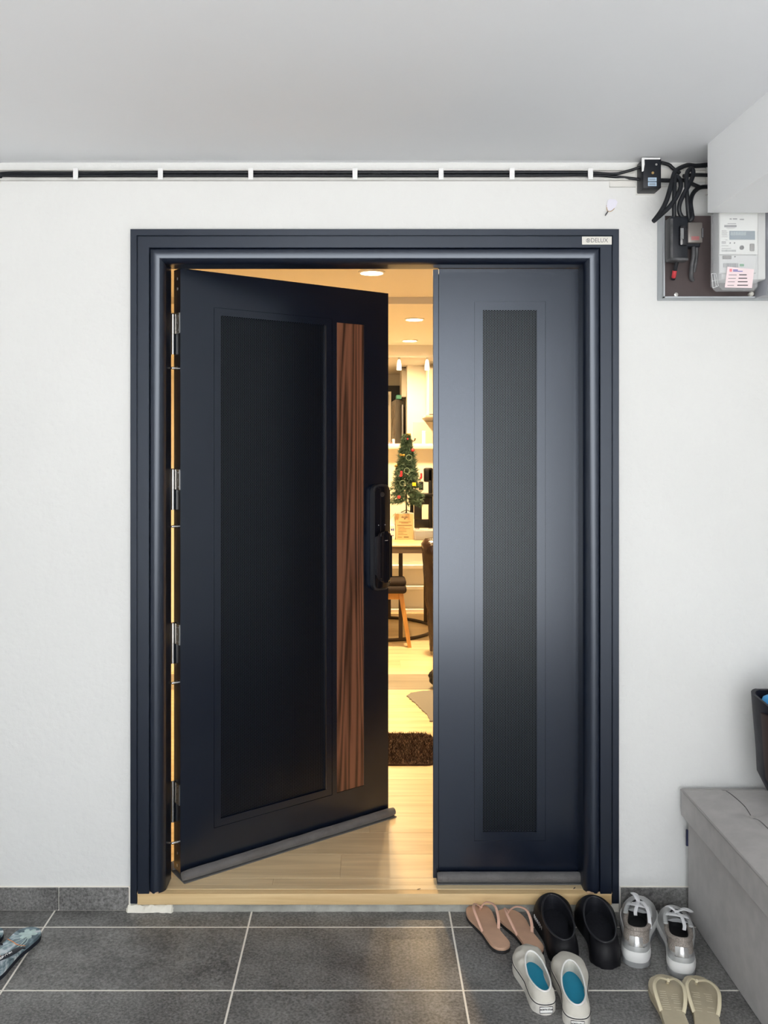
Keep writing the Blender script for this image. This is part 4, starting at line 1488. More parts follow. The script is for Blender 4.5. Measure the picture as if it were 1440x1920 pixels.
for (x0, x1, y0_, y1_) in ((1358, 1381, 422, 426), (1364, 1380, 419, 420), (1362, 1378, 427.2, 428), (1353, 1362, 432.5, 433.5), (1353, 1364, 435.5, 436.3), (1353, 1363, 438, 438.8),
                           (1353, 1364, 440.5, 441.3), (1353, 1364, 443.5, 444.2), (1360, 1364, 449.5, 450.3), (1353, 1361, 453, 454.6), (1353, 1361, 456, 457),
                           (1353, 1366, 460.5, 461.4), (1353, 1371, 465.5, 466.4), (1368, 1372, 409.5, 411.5), (1374, 1382, 409.5, 411.5), (1387, 1395, 410.5, 412.5)):
    mb.box(mx_(x0), mx_(x1), ym - 0.0005, ym + 0.0005, mz_(y1_), mz_(y0_))
for k in range(16):
    x0 = 1353 + k * 1.7
    mb.box(mx_(x0), mx_(x0 + random.uniform(0.6, 1.2)), ym - 0.0005, ym + 0.0005, mz_(472), mz_(468.3))
build('printed_lines', mb, 'ink_grey', mt, True, smooth=False)
for px, py, r_ in ((1368.8, 455.7, 0.0019), (1377, 455.7, 0.0019), (1390.7, 464.4, 0.0064), (1378, 481.3, 0.0018)):
    build('button', MB().lathe([(r_, -0.001), (r_, 0.0014), (r_ * 0.8, 0.002), (0, 0.002)], (mx_(px), ym - 0.0002, mz_(py)), 16, 'y'), 'ink', mt, True)
build('optical_port', MB().box(mx_(1355.5), mx_(1372), ym + 0.001, ym + 0.005, mz_(485.5), mz_(479), 0.001, 1), 'fridge_grey', mt, True)
build('sealing_latch', MB().box(mx_(1405.5), mx_(1414), ym - 0.005, ym + 0.002, mz_(471), mz_(457), 0.003, 2), 'fridge_grey', mt, True)
mb = MB()
for k in range(22):
    x0 = 1357 + k * 1.3
    mb.box(mx_(x0), mx_(x0 + random.uniform(0.5, 0.95)), ym + 0.0034, ym + 0.0045, mz_(501), mz_(493))
build('barcode', mb, 'ink_grey', mt, True, smooth=False)
build('green_label', MB().box(mx_(1388), mx_(1396), ym + 0.0034, ym + 0.0045, mz_(499), mz_(494.5)), 'green_mark', mt, True, smooth=False)
# clear cover over the terminals
mb = MB()


def octo(w0, w1, h0, h1, c):
    return [(w0 + c, h0), (w1 - c, h0), (w1, h0 + c), (w1, h1 - c), (w1 - c, h1), (w0 + c, h1), (w0, h1 - c), (w0, h0 + c)]


bk_ = octo(mx_(1331, YM), mx_(1420, YM), mz_(545, YM), mz_(396, YM), 0.012)
ft_ = octo(mx_(1348, 2.522), mx_(1420, 2.522), mz_(544, 2.522), mz_(392, 2.522), 0.010)
mb.loft([[Vector((x, YM, z)) for x, z in bk_], [Vector((x, 2.545, z)) for x, z in octo(mx_(1333, 2.545), mx_(1422, 2.545), mz_(547, 2.545), mz_(396, 2.545), 0.014)],
         [Vector((x, 2.522, z)) for x, z in ft_]], cap1=True)
build('clear_cover', mb, 'clear_plastic', mt, True, ang=20)
mb = MB()
for (xa_, ya_), (xb_, yb2) in (((1334, 513), (1337, 540)), ((1342, 513), (1347, 536)), ((1334, 513), (1342, 513)), ((1337, 540), (1347, 536)), ((1334.5, 527), (1345, 525)), ((1339, 513), (1343, 538))):
    mb.tube([P(xa_, ya_, 2.552), P(xb_, yb2, 2.552)], 0.0009, 6)
build('vent_grid', mb, 'white_plastic', mt, True)
# sticker
pk = [(1364, 500), (1414, 505), (1410, 540), (1359, 539)]
ys_ = 2.5205
mb = MB()
mb.loft([[P(a, b_, ys_) for a, b_ in pk], [P(a, b_, ys_) + Vector((0, 0.0008, 0)) for a, b_ in pk]], cap0=True, cap1=True)
stk = build('sticker', mb, 'sticker_pink', mt, True, smooth=False)
tag(stk, 'pink printed sticker')


def onst(name, px, py, w, h, m):
    q0 = P(px, py, ys_ - 0.0004)
    mb = MB().box(q0.x, q0.x + w / F * ys_, q0.y - 0.0002, q0.y + 0.0004, q0.z - h / F * ys_, q0.z)
    build(name, mb, m, stk, True, smooth=False)


onst('print', 1374.5, 505.5, 9, 1.6, 'ink_blue')
onst('print', 1374.5, 508, 18, 1.2, 'ink_blue')
onst('print', 1368, 504, 4.5, 5.5, 'ink_pink')
for k, yy in enumerate((515, 521.5, 528, 534.5)):
    onst('print', 1364 + (3 - k) * 0.8, yy, 15 - k, 1.0, 'ink_grey')
    onst('print', 1386 - k * 1.2, yy - 0.5, 14 + k * 2, 1.6, 'ink')
# grey conduit cover beside the meter
gc = thing('conduit_cover', 'crumpled grey plastic cover beside the electricity meter', 'cover', P(1420, 556, YM))
mb = MB()
rings = []
for i in range(13):
    py = 396 + 160 * i / 12
    off = 0 if py < 490 else (py - 490) * 0.17
    xs_ = [1427 - off * .35, 1429 - off * .35, 1434 - off * .4, 1440 - off * .4, 1456, 1456]
    ds_ = [YM, 2.56, 2.552, 2.558, 2.565, YM]
    rings.append([P(x_, py, YM) * 1.0 for x_ in xs_])
    for k in range(6):
        rings[-1][k] = Vector((P(xs_[k], py, 2.58).x, ds_[k] + (0.005 * noise.noise(Vector((k * 1.7, py * 0.03, 0))) if 0 < k < 5 else 0), P(0, py, 2.58).z))
mb.loft(rings, cap0=True, cap1=True)
build('cover', mb, 'smoke_plastic', gc, True, ang=60)
q = P(1406, 552, YM)
build('bolt', MB().lathe([(0.007, 0), (0.007, 0.012), (0.004, 0.016), (0, 0.016)], (q.x, YM, q.z), 14, 'y'), 'plate_silver', mbx, True)

# looped cables
yl = 2.61
cable([(1240, 305, 2.64), (1254, 309, 2.642), (1262, 316, 2.64), (1275, 325, 2.642)], 0.0055, 'short black cable leaving the junction box towards the loops')
cable([(1238, 338, 2.63), (1262, 338.5, 2.632), (1282, 338, 2.635), (1300, 346, 2.64), (1312, 351, 2.64)], 0.0060, 'black cable running level behind the loops')
cable([(1328, 309, 2.645), (1305, 311, 2.64), (1288, 310, 2.63), (1270, 318, 2.60), (1264, 326, 2.585), (1258, 348, 2.565), (1250, 375, 2.55), (1240, 395, 2.545), (1226, 414, 2.54)],
      0.0068, 'black looped cable with painted crest hanging left of the fuse cut-out')
cable([(1225, 415, 2.54), (1240, 402, 2.545), (1255, 388, 2.55), (1268, 370, 2.555), (1276, 352, 2.56), (1275, 338, 2.57), (1269, 331, 2.575), (1265, 337, 2.57), (1264.5, 360, 2.56),
       (1264, 385, 2.557), (1264, 409, 2.56)],
      0.0066, 'black looped cable doubling back into the fuse cut-out')
cable([(1280, 409, 2.56), (1274, 398, 2.557), (1274, 384, 2.555), (1281, 366, 2.558), (1292, 346, 2.565), (1299, 330, 2.575), (1299, 319, 2.58), (1294, 317, 2.58), (1288, 326, 2.575),
       (1287, 350, 2.565), (1289, 380, 2.56), (1291, 405, 2.565), (1292, 416, 2.575)],
      0.0066, 'black cable looped tightly above the breaker')
cable([(1330, 350, 2.645), (1312, 352, 2.63), (1300, 362, 2.60), (1295, 378, 2.58), (1297, 398, 2.57), (1298, 408, 2.565), (1293, 414, 2.568)],
      0.0066, 'black cable curving from the beam down to the breaker')
cable([(1281, 330, 2.64), (1300, 328, 2.645), (1328, 328.5, 2.645)], 0.0055, 'short black cable entering behind the beam')
cable([(1300, 458, 2.585), (1300, 480, 2.585), (1297, 500, 2.59), (1296, 520, 2.60), (1299, 525, 2.61)], 0.0062, 'dark cable tail hanging under the breaker', 'worn_black')
cable([(1306, 458, 2.59), (1306, 480, 2.595), (1303, 500, 2.605), (1301, 510, 2.612)], 0.0050, 'second dark cable tail hanging under the breaker', 'worn_black')
sw = thing('cable_tail', 'black cable tail with red sleeve under the fuse cut-out', 'cable', P(1263, 523, YM))
mb = MB()
mb.tube(spline([P(1270, 485, 2.575), P(1268, 495, 2.578), P(1265, 510, 2.588), P(1262, 524, 2.602)], 6), 0.0058, 10)
build('wire', mb, 'cable_black', sw, True)
mb = MB()
mb.tube(spline([P(1265, 507.5, 2.586), P(1264, 514, 2.590), P(1262.8, 520, 2.597)], 4), 0.0064, 12)
build('red_sleeve', mb, 'red_plastic', sw, True)

# adhesive hook
q = P(1146, 384, YW)
hk = thing('adhesive_hook', 'small clear adhesive hook stuck on the white wall', 'hook', (q.x, YW, q.z))
sh = [(1139.5, 376), (1143, 373), (1154, 374), (1158, 379), (1155, 387), (1148, 394), (1141, 395), (1137, 388)]
mb = MB()
mb.loft([[P(a, b_, YW - 0.0060) - q for a, b_ in sh], [P(a, b_, YW + 0.0005) - q for a, b_ in sh]], cap0=True, cap1=True)
hp = build('pad', mb, 'hook_pad', hk)
mb = MB()
mb.tube(spline([P(1137.5, 385, YW - 0.004) - q, P(1138, 391, YW - 0.006) - q, P(1140, 396, YW - 0.009) - q, P(1146, 396, YW - 0.007) - q, P(1152, 391, YW - 0.0045) - q], 4), 0.0011, 6)
build('wire_rim', mb, 'putty', hk)
mb = MB()
mb.tube(spline([P(1140, 396, YW - 0.008) - q, P(1137.5, 400, YW - 0.012) - q, P(1135, 404, YW - 0.014) - q], 4), 0.0018, 8)
build('hook', mb, 'steel_dark', hk)

# ------------------------------------------------------------------ storage bench
bxa, bxb, bya, byb = 0.968, 1.335, 1.53, 2.632
bn = thing('storage_bench', 'grey fabric storage bench with tufted lid against the wall', 'bench', ((bxa + bxb) / 2, (bya + byb) / 2, 0))
build('body', MB().box(bxa, bxb, bya, byb, 0.0, 0.294, 0.006, 2), 'bench_fabric', bn, True)
build('inner_rim', MB().box(bxa + 0.006, bxb - 0.006, bya + 0.006, byb - 0.006, 0.29, 0.305), 'bench_fabric', bn, True, smooth=False)
lxa, lxb, lya, lyb = bxa - 0.015, bxb + 0.012, bya - 0.012, byb + 0.010
ZL0, ZL1 = 0.300, 0.376
mb = MB()
nx, ny = 40, 108
sx_ = [lxa + (lxb - lxa) * k / 3 for k in (1, 2)]
sy_ = [lya + (lyb - lya) * k / 6 for k in range(1, 6)]
G = []
for i in range(nx + 1):
    row = []
    for j in range(ny + 1):
        x = lxa + (lxb - lxa) * i / nx
        y_ = lya + (lyb - lya) * j / ny
        e_ = min(x - lxa, lxb - x, y_ - lya, lyb - y_)
        z = ZL1 + 0.012 * (1 - math.exp(-e_ / 0.05))
        for s_ in sx_:
            z -= 0.0035 * math.exp(-((x - s_) / 0.007) ** 2)
        for s_ in sy_:
            z -= 0.0018 * math.exp(-((y_ - s_) / 0.008) ** 2)
        for a in sx_:
            for c in sy_:
                z -= 0.011 * math.exp(-((x - a) ** 2 + (y_ - c) ** 2) / 0.030 ** 2)
        row.append(mb.bm.verts.new((x, y_, z)))
    G.append(row)
for i in range(nx):
    for j in range(ny):
        mb.bm.faces.new((G[i][j], G[i + 1][j], G[i + 1][j + 1], G[i][j + 1]))
loop = [G[i][0] for i in range(nx)] + [G[nx][j] for j in range(ny)] + [G[i][ny] for i in range(nx, 0, -1)] + [G[0][j] for j in range(ny, 0, -1)]
low = [mb.bm.verts.new((v.co.x, v.co.y, ZL0)) for v in loop]
n_ = len(loop)
for i in range(n_):
    j = (i + 1) % n_
    mb.bm.faces.new((loop[i], low[i], low[j], loop[j]))
mb.bm.faces.new(low)
lid = build('lid', mb, 'bench_fabric', bn, True, ang=50)
mb = MB()
cs = [(lxa, lya), (lxb, lya), (lxb, lyb), (lxa, lyb)]
pts = []
for (xa_, ya_), (xb_, yb2) in zip(cs, cs[1:] + cs[:1]):
    for k in range(12):
        pts.append(Vector((xa_ + (xb_ - xa_) * k / 12, ya_ + (yb2 - ya_) * k / 12, ZL1 + 0.0005)))
mb.tube(pts, 0.0032, 8, closed=True)
build('piping', mb, 'bench_piping', lid, True)
for a in sx_:
    mb = MB()
    mb.tube([Vector((a, lya + 0.01 + (lyb - lya - 0.02) * k / 60, 0)) for k in range(61)], 0.0018, 6)
    for v in mb.bm.verts:
        x, y_ = v.co.x, v.co.y
        e_ = min(y_ - lya, lyb - y_, x - lxa)
        z = ZL1 + 0.012 * (1 - math.exp(-e_ / 0.05)) - 0.0035
        for c in sy_:
            z -= 0.0018 * math.exp(-((y_ - c) / 0.008) ** 2) + 0.011 * math.exp(-((y_ - c) ** 2) / 0.030 ** 2)
        v.co.z += z + 0.0004
    build('seam', mb, 'seam_thread', lid, True)
    for c in sy_:
        mb = MB().lathe([(0.0, 0.0), (0.009, 0.0), (0.0085, 0.003), (0.005, 0.005), (0.0, 0.0055)], (a, c, ZL1 + 0.012 - 0.0035 - 0.0018 - 0.0105), 16)
        build('button', mb, 'bench_fabric', lid, True)
build('pull_tag', MB().box(bxa - 0.0045, bxa + 0.001, byb - 0.004, byb + 0.002, H - (1586 - CY) / F * 2.63, H - (1556 - CY) / F * 2.63), 'tag_navy', bn, True, smooth=False)

# ------------------------------------------------------------------ shopping bag on the bench
sb = thing('tote_bag', 'black tote bag with blue plastic inside standing on the bench', 'bag', (1.22, 2.45, ZL1 + 0.010))
mb = MB()
rings = []
prof = [(1.205, 0.0), (1.165, 0.015), (1.142, 0.045), (1.118, 0.100), (1.113, 0.16), (1.109, 0.24), (1.104, 0.32)]
for xl_, z in prof:
    ring = []
    for k in range(36):
        a = 2 * math.pi * k / 36
        ca, sa = math.cos(a), math.sin(a)
        xr = 1.42 + 0.1 * z
        ex = lambda v: math.copysign(abs(v) ** 0.6, v)
        hy = 0.075 + 0.06 * z
        wr = 0.008 * noise.noise(Vector((ca * 3, sa * 3, z * 14)))
        ring.append(Vector(((xl_ + xr) / 2 + (xr - xl_) / 2 * ex(ca) + wr, 2.47 + hy * ex(sa) + wr, ZL1 + 0.010 + z + (0.004 * math.sin(a * 3) - 0.075 * max(0.0, -sa) * max(0.0, ca + 0.97) - 0.02 * max(0.0, -sa)) * (z > 0.3))))
    rings.append(ring)
inner = [[Vector((1.27 + (p.x - 1.27) * 0.94, 2.47 + (p.y - 2.47) * 0.9, p.z - 0.002)) for p in rings[-1]],
         [Vector((1.27 + (p.x - 1.27) * 0.9, 2.47 + (p.y - 2.47) * 0.86, p.z - 0.09)) for p in rings[-1]]]
mb.loft(rings + inner, cap0=True, cap1=True)
build('sack', mb, 'bag_black', sb, True, ang=60)
mb = MB()
bmesh.ops.create_icosphere(mb.bm, subdivisions=4, radius=1.0)
for v in mb.bm.verts:
    n_ = noise.noise(v.co * 2.2) * 0.18 + noise.noise(v.co * 6) * 0.07
    v.co = Vector((1.236 + v.co.x * 0.116 * (1 + n_), 2.478 + v.co.y * 0.060 * (1 + n_), ZL1 + 0.285 + v.co.z * 0.075 * (1 + n_)))
build('blue_plastic', mb, 'bag_blue', sb, True, ang=70)
mb = MB()
rings = []
for (xa_, z) in [(1.1385, 0.055), (1.1165, 0.105), (1.1110, 0.16), (1.1065, 0.24), (1.1030, 0.285)]:
    zz_ = ZL1 + 0.010 + z
    rings.append([Vector((xa_ - 0.002, 2.44, zz_)), Vector((xa_ + 0.002, 2.408, zz_)), Vector((xa_ + 0.014, 2.394, zz_)), Vector((xa_ + 0.016, 2.42, zz_)), Vector((xa_ + 0.01, 2.45, zz_))])
mb.loft(rings, cap0=True, cap1=True)
build('side_binding', mb, 'bag_brown', sb, True)
mb = MB()
mb.tube(spline([(1.13, 2.395, ZL1 + 0.30), (1.15, 2.392, ZL1 + 0.345), (1.22, 2.385, ZL1 + 0.385), (1.32, 2.385, ZL1 + 0.37), (1.36, 2.388, ZL1 + 0.31)], 6), 0.010, 8, ry=0.0025, up=(0, 1, 0))
build('handle', mb, 'bag_black', sb, True)

# ------------------------------------------------------------------ footwear
# sole outline of a right shoe, heel at y=0, toe at y=1, lateral side +x, in units of shoe length
SOLE = [(0.0, 0.0), (0.085, 0.025), (0.125, 0.11), (0.132, 0.24), (0.132, 0.40), (0.158, 0.56), (0.182, 0.70), (0.170, 0.84), (0.105, 0.955),
        (0.0, 1.0), (-0.095, 0.985), (-0.165, 0.90), (-0.178, 0.77), (-0.150, 0.62), (-0.112, 0.45), (-0.112, 0.27), (-0.122, 0.12), (-0.085, 0.028)]


def outline(Ln, wk, mirror, grow=0.0, n=4):
    p = spline([(x * wk, y_, 0) for x, y_ in SOLE], n, True)
    out = []
    m_ = len(p)
    for i, q in enumerate(p):
        t_ = (p[(i + 1) % m_] - p[i - 1]).normalized()
        nn = Vector((t_.y, -t_.x, 0))
        v = q * Ln + nn * grow
        out.append(Vector((-v.x if mirror else v.x, v.y, 0)))
    return out


def shoe_frame(toe, heel):
    """heel point, heading angle and length from two floor pixels"""
    t_, h_ = FL(*toe), FL(*heel)
    d = t_ - h_
    return h_, math.atan2(d.y, d.x) - math.pi / 2, d.length


def shoe(name, label, group, heel, ang, cat):
    return thing(name, label, cat, (heel.x, heel.y, 0.0), ang, group)


def flipflop(label, group, heel, ang, Ln, mirror, cols, wk=1.0, thick=0.017, strap_r=0.0052, rise=0.030, flat=False, base='dark_rubber', anchor=0.40, name='flip_flop'):
    t_ = shoe(name, label, group, heel, ang, 'flip-flop')
    s = -1 if mirror else 1
    build('outsole', MB().prism([(p.x, p.y) for p in outline(Ln, wk, mirror, 0.0)], 0.0, thick * 0.55, 0.002, 1), base, t_)
    fb_ = build('footbed', MB().prism([(p.x, p.y) for p in outline(Ln, wk, mirror, -0.0006)], thick * 0.5, thick, 0.0025, 2), cols[0], t_)
    tx, ty = -0.035 * Ln * s * wk, 0.855 * Ln
    kn = Vector((tx, ty - 0.008, thick + 0.012))
    for sd, ax_ in ((1, 0.128), (-1, -0.108)):
        a0 = Vector((sd * abs(ax_) * Ln * s * wk * 0.93, anchor * Ln, thick - 0.003))
        bw = Vector((sd * 0.150 * Ln * s * wk, (anchor + 0.22) * Ln, thick + rise))
        md_ = Vector((sd * 0.085 * Ln * s * wk + tx * 0.4, (anchor + 0.37) * Ln, thick + rise * 0.85))
        mb = MB()
        sp = spline([a0, a0.lerp(bw, 0.35) + Vector((sd * s * 0.004, 0, 0.008)), bw, md_, kn], 6)
        if flat:
            rr = [strap_r * (0.85 + 0.5 * math.sin(math.pi * k / (len(sp) - 1))) for k in range(len(sp))]
            mb.tube(sp, rr, 10, ry=0.0022, up=(0, 0, 1))
        else:
            rr = [strap_r * (1.0 - 0.25 * k / (len(sp) - 1)) for k in range(len(sp))]
            mb.tube(sp, rr, 10, ry=strap_r * 0.6)
        build('strap', mb, cols[1], t_)
    mb = MB()
    mb.tube([kn + Vector((0, -0.004, 0.002)), kn, Vector((tx, ty, thick - 0.002))], [0.0042, 0.0046, 0.0036], 10, up=(1, 0, 0))
    build('toe_post', mb, cols[1], t_)
    return t_, fb_


h_, a_, l_ = shoe_frame((887, 1705), (946, 1789))
PL = 0.245
flipflop('pink-tan flip-flop beside the sill, nearer the opening leaf', 'pink-tan flip-flops', h_, a_ - 0.0, l_, True, ('pink_sole', 'pink_strap'), 0.92, rise=0.036, strap_r=0.0046)
h_, a_, l_ = shoe_frame((945, 1714), (1010, 1795))
flipflop('pink-tan flip-flop tucked under a white slip-on beside the black clog', 'pink-tan flip-flops', h_, a_, l_, False, ('pink_sole', 'pink_strap'), 0.92, rise=0.036, strap_r=0.0046)

for (toe, heel, mir, lab) in (((1240, 1839), (1280, 1962), True, 'beige flip-flop standing behind a silver sneaker, away from the bench'),
                              ((1309, 1842), (1331, 1966), False, 'beige flip-flop standing beside the grey bench')):
    h_, a_, l_ = shoe_frame(toe, heel)
    t_, fb_ = flipflop(lab, 'beige flip-flops', h_, a_, l_, mir, ('beige_sole', 'beige_strap'), 0.95, thick=0.018, strap_r=0.0052, rise=0.028, base='beige_sole')
    mb = MB()
    for k in range(9):
        y_ = l_ * (0.42 + 0.035 * k)
        for x0 in (-0.05, 0.02):
            if random.random() < 0.75:
                mb.box(x0 * l_ * 1.6 + random.uniform(-.004, .004), x0 * l_ * 1.6 + 0.016, y_, y_ + 0.0016, 0.0176, 0.0183)
    build('embossed_marks', mb, 'beige_print', fb_, smooth=False)

# patterned flip-flops at the left
PHD = math.atan2(-0.95, -0.30) - math.pi / 2
PLN = 0.285
for i, (hp_, dang, lab, mir) in enumerate((((66, 1751), 0.0, 'blue patterned flip-flop with black lettered strap on the tiles', True),
                                           ((-1, 1751), -0.13, 'blue patterned flip-flop with broad orange print beside the lettered one', False))):
    h_ = FL(*hp_)
    t_, fb_ = flipflop(lab, 'blue patterned flip-flops', h_, PHD + dang, PLN, mir, ('flip_print', 'flip_navy'), 1.08, thick=0.020, strap_r=0.0085, rise=0.020, flat=True,
                       base='flip_navy', anchor=0.34, name='patterned_flip_flop')
    s = -1 if mir else 1
    zt = 0.0203
    if i == 0:
        # hibiscus at the heel: petals and trailing stems
        mb = MB()
        for k in range(6):
            a = k * 1.047 + 0.3
            c0 = Vector((s * 0.004, 0.036, zt))
            d0 = Vector((math.cos(a), math.sin(a), 0))
            sd = Vector((-d0.y, d0.x, 0))
            mb.poly([c0, c0 + d0 * 0.012 + sd * 0.008, c0 + d0 * 0.024 + sd * 0.006, c0 + d0 * 0.027, c0 + d0 * 0.023 - sd * 0.007, c0 + d0 * 0.012 - sd * 0.007])
        build('flower_print', mb, 'mint_print', fb_, smooth=False)
        mb = MB()
        for pts_ in ([(0.01, 0.05), (0.0, 0.075), (-0.016, 0.11), (-0.018, 0.15)], [(0.0, 0.05), (-0.016, 0.07), (-0.026, 0.10)], [(0.014, 0.055), (0.020, 0.085), (0.016, 0.12)],
                     [(-0.01, 0.04), (-0.022, 0.055), (-0.03, 0.07)], [(0.018, 0.05), (0.028, 0.075), (0.027, 0.10)]):
            mb.tube(spline([(s * x, y_, zt) for x, y_ in pts_], 5), 0.0012, 6, ry=0.0003)
        build('stem_print', mb, 'mint_print', fb_)
    mb = MB()
    for pts_ in ([(-0.034, 0.075), (-0.01, 0.082), (0.012, 0.090), (0.036, 0.088)], [(-0.03, 0.155), (0.0, 0.150), (0.030, 0.140)]):
        mb.tube(spline([(s * x, y_, zt) for x, y_ in pts_], 5), 0.0016 if i == 0 else 0.0040, 6, ry=0.0004)
    build('orange_print', mb, 'orange_print', fb_)
    # lettering on the strap nearest the doorway
    sd = 1 if (s == -1) else -1
    sd = -1 if i == 0 else 1
    if i == 0:
        pass

# strap lettering, laid along the visible outer strap of the lettered flip-flop
root = [o for o in bpy.data.objects if o.name.startswith('patterned_flip_flop') and 'lettered' in o.get('label', '')][0]
inv = root.matrix_basis.inverted()
strap_best = None
for o in root.children:
    if o.name.startswith('strap'):
        c = sum((v.co for v in o.data.vertices), Vector()) / len(o.data.vertices)
        wx = (root.matrix_basis @ c).x
        if strap_best is None or wx > strap_best[1]:
            strap_best = (o, wx)
so = strap_best[0]
rows_ = len(so.data.vertices) // 10
cent = [sum((so.data.vertices[i * 10 + k].co for k in range(10)), Vector()) / 10 for i in range(rows_)]
i0, i1 = 9, 16
p0, p1 = cent[i0], cent[i1]
dirw = (root.matrix_basis.to_3x3() @ (p1 - p0))
if dirw.x < 0:
    p0, p1 = p1, p0
ex_ = (p1 - p0).normalized()
camv = (inv @ Vector((0, 0, H)) - p0).normalized()
ez_ = (camv - ex_ * camv.dot(ex_)).normalized()
ey_ = ez_.cross(ex_)
Rm = Matrix((ex_, ey_, ez_)).transposed().to_4x4()
text('lettering', 'RIP CURL', 0.0085, 'white_print', so, Matrix.Translation(p0.lerp(p1, 0.35) + ez_ * 0.0075) @ Rm, bold=0.0002, xs=1.15)


def upper(mb, base, zs, open_c, rx, ry_, zrim, bulge=0.8, rows=9, toe_h=0.02, skew=0.0, spread=0.10, crease=0.0):
    """surface from the sole edge up to an oval opening; returns the rim points"""
    n = len(base)
    per = [0.0]
    for i in range(n):
        per.append(per[-1] + (base[(i + 1) % n] - base[i]).length)
    tot = per[-1]
    ymax = max(p.y for p in base)
    rim = []
    for i in range(n):
        v = base[i] - Vector((open_c[0], open_c[1], 0))
        a = math.atan2(v.y / ry_, v.x / rx)
        rim.append(Vector((open_c[0] + rx * math.cos(a) + skew * math.sin(a), open_c[1] + ry_ * math.sin(a), zrim(math.sin(a)))))
    rings = []
    for j in range(rows + 1):
        t_ = j / rows
        ring = []
        for i in range(n):
            B = base[i].copy()
            B.z = zs
            O = rim[i]
            f_ = max(0.0, B.y / ymax)
            cz = zs + (O.z - zs) * bulge + toe_h * max(0.0, (f_ - 0.55) / 0.45)
            Cc = Vector((B.x + (O.x - B.x) * spread, B.y + (O.y - B.y) * spread, cz))
            q = B * (1 - t_) ** 2 + Cc * (2 * t_ * (1 - t_)) + O * t_ ** 2
            if crease:
                q.z += crease * noise.noise(Vector((q.x * 40, q.y * 55, 1.0))) * t_ * (1 - t_) * 4
                q.x += crease * 0.6 * noise.noise(Vector((q.x * 40, q.y * 45, 5.0))) * t_ * (1 - t_) * 4
            ring.append(q)
        rings.append(ring)
    mb.loft(rings)
    return rim


def lining(mb, rim, zi, grow, cy):
    """inside wall from the rim down and outwards to the insole"""
    c = sum(rim, Vector()) / len(rim)
    r2 = [Vector((c.x + (p.x - c.x) * 0.97, c.y + (p.y - c.y) * 0.97, p.z - 0.003)) for p in rim]
    r3 = [Vector((c.x + (p.x - c.x) * grow, c.y + (p.y - c.y) * grow, (p.z + zi) / 2)) for p in rim]
    r4 = [Vector((c.x + (p.x - c.x) * grow, c.y + (p.y - c.y) * grow, zi)) for p in rim]
    mb.loft([rim, r2, r3, r4])


# ---- black clogs
for toe, heel, mir, lab in (((1030, 1708), (1062, 1812), True, 'black rubber clog between the pink-tan flip-flop and its twin'),
                            ((1110, 1712), (1138, 1817), False, 'black rubber clog beside the silver sneaker')):
    h_, a_, l_ = shoe_frame(toe, heel)
    t_ = shoe('clog', lab, 'black rubber clogs', h_, a_, 'clog')
    base = outline(l_, 1.10, mir, 0.003)
    build('sole', MB().prism([(p.x, p.y) for p in base], 0.0, 0.022, 0.006, 3), 'clog_black', t_)
    mb = MB()
    zr_ = lambda s_: 0.058 + 0.012 * max(0, s_) + 0.004 * max(0, -s_)
    oc, rx, ry_ = (0.0, 0.46 * l_), 0.148 * l_, 0.400 * l_
    rim = upper(mb, base, 0.014, oc, rx, ry_, zr_, 0.85, 9, 0.012)
    build('upper', mb, 'clog_black', t_, ang=70)
    mb = MB()
    lining(mb, rim, 0.016, 1.0, oc[1])
    build('lining', mb, 'clog_inside', t_, ang=70)
    mb = MB()
    mb.tube([p + Vector((0, 0, 0.0003)) for p in rim], 0.0028, 8, closed=True)
    build('rim', mb, 'black_satin', t_, ang=70)
    build('insole', MB().prism([(p.x, p.y) for p in outline(l_, 1.0, mir, -0.004)], 0.018, 0.026), 'clog_inside', t_)
    if mir:
        pts_ = []
        mb = MB()
        bb = sorted(base, key=lambda p: p.x)
        side_ = [p for p in base if (p.x < 0) and 0.45 * l_ < p.y < 0.72 * l_]
        side_.sort(key=lambda p: p.y)
        for p in side_:
            mb.box(p.x + 0.0005, p.x + 0.004, p.y - 0.003, p.y + 0.001, 0.024, 0.034)
        if side_:
            build('side_print', mb, 'white_plastic', t_, smooth=False)

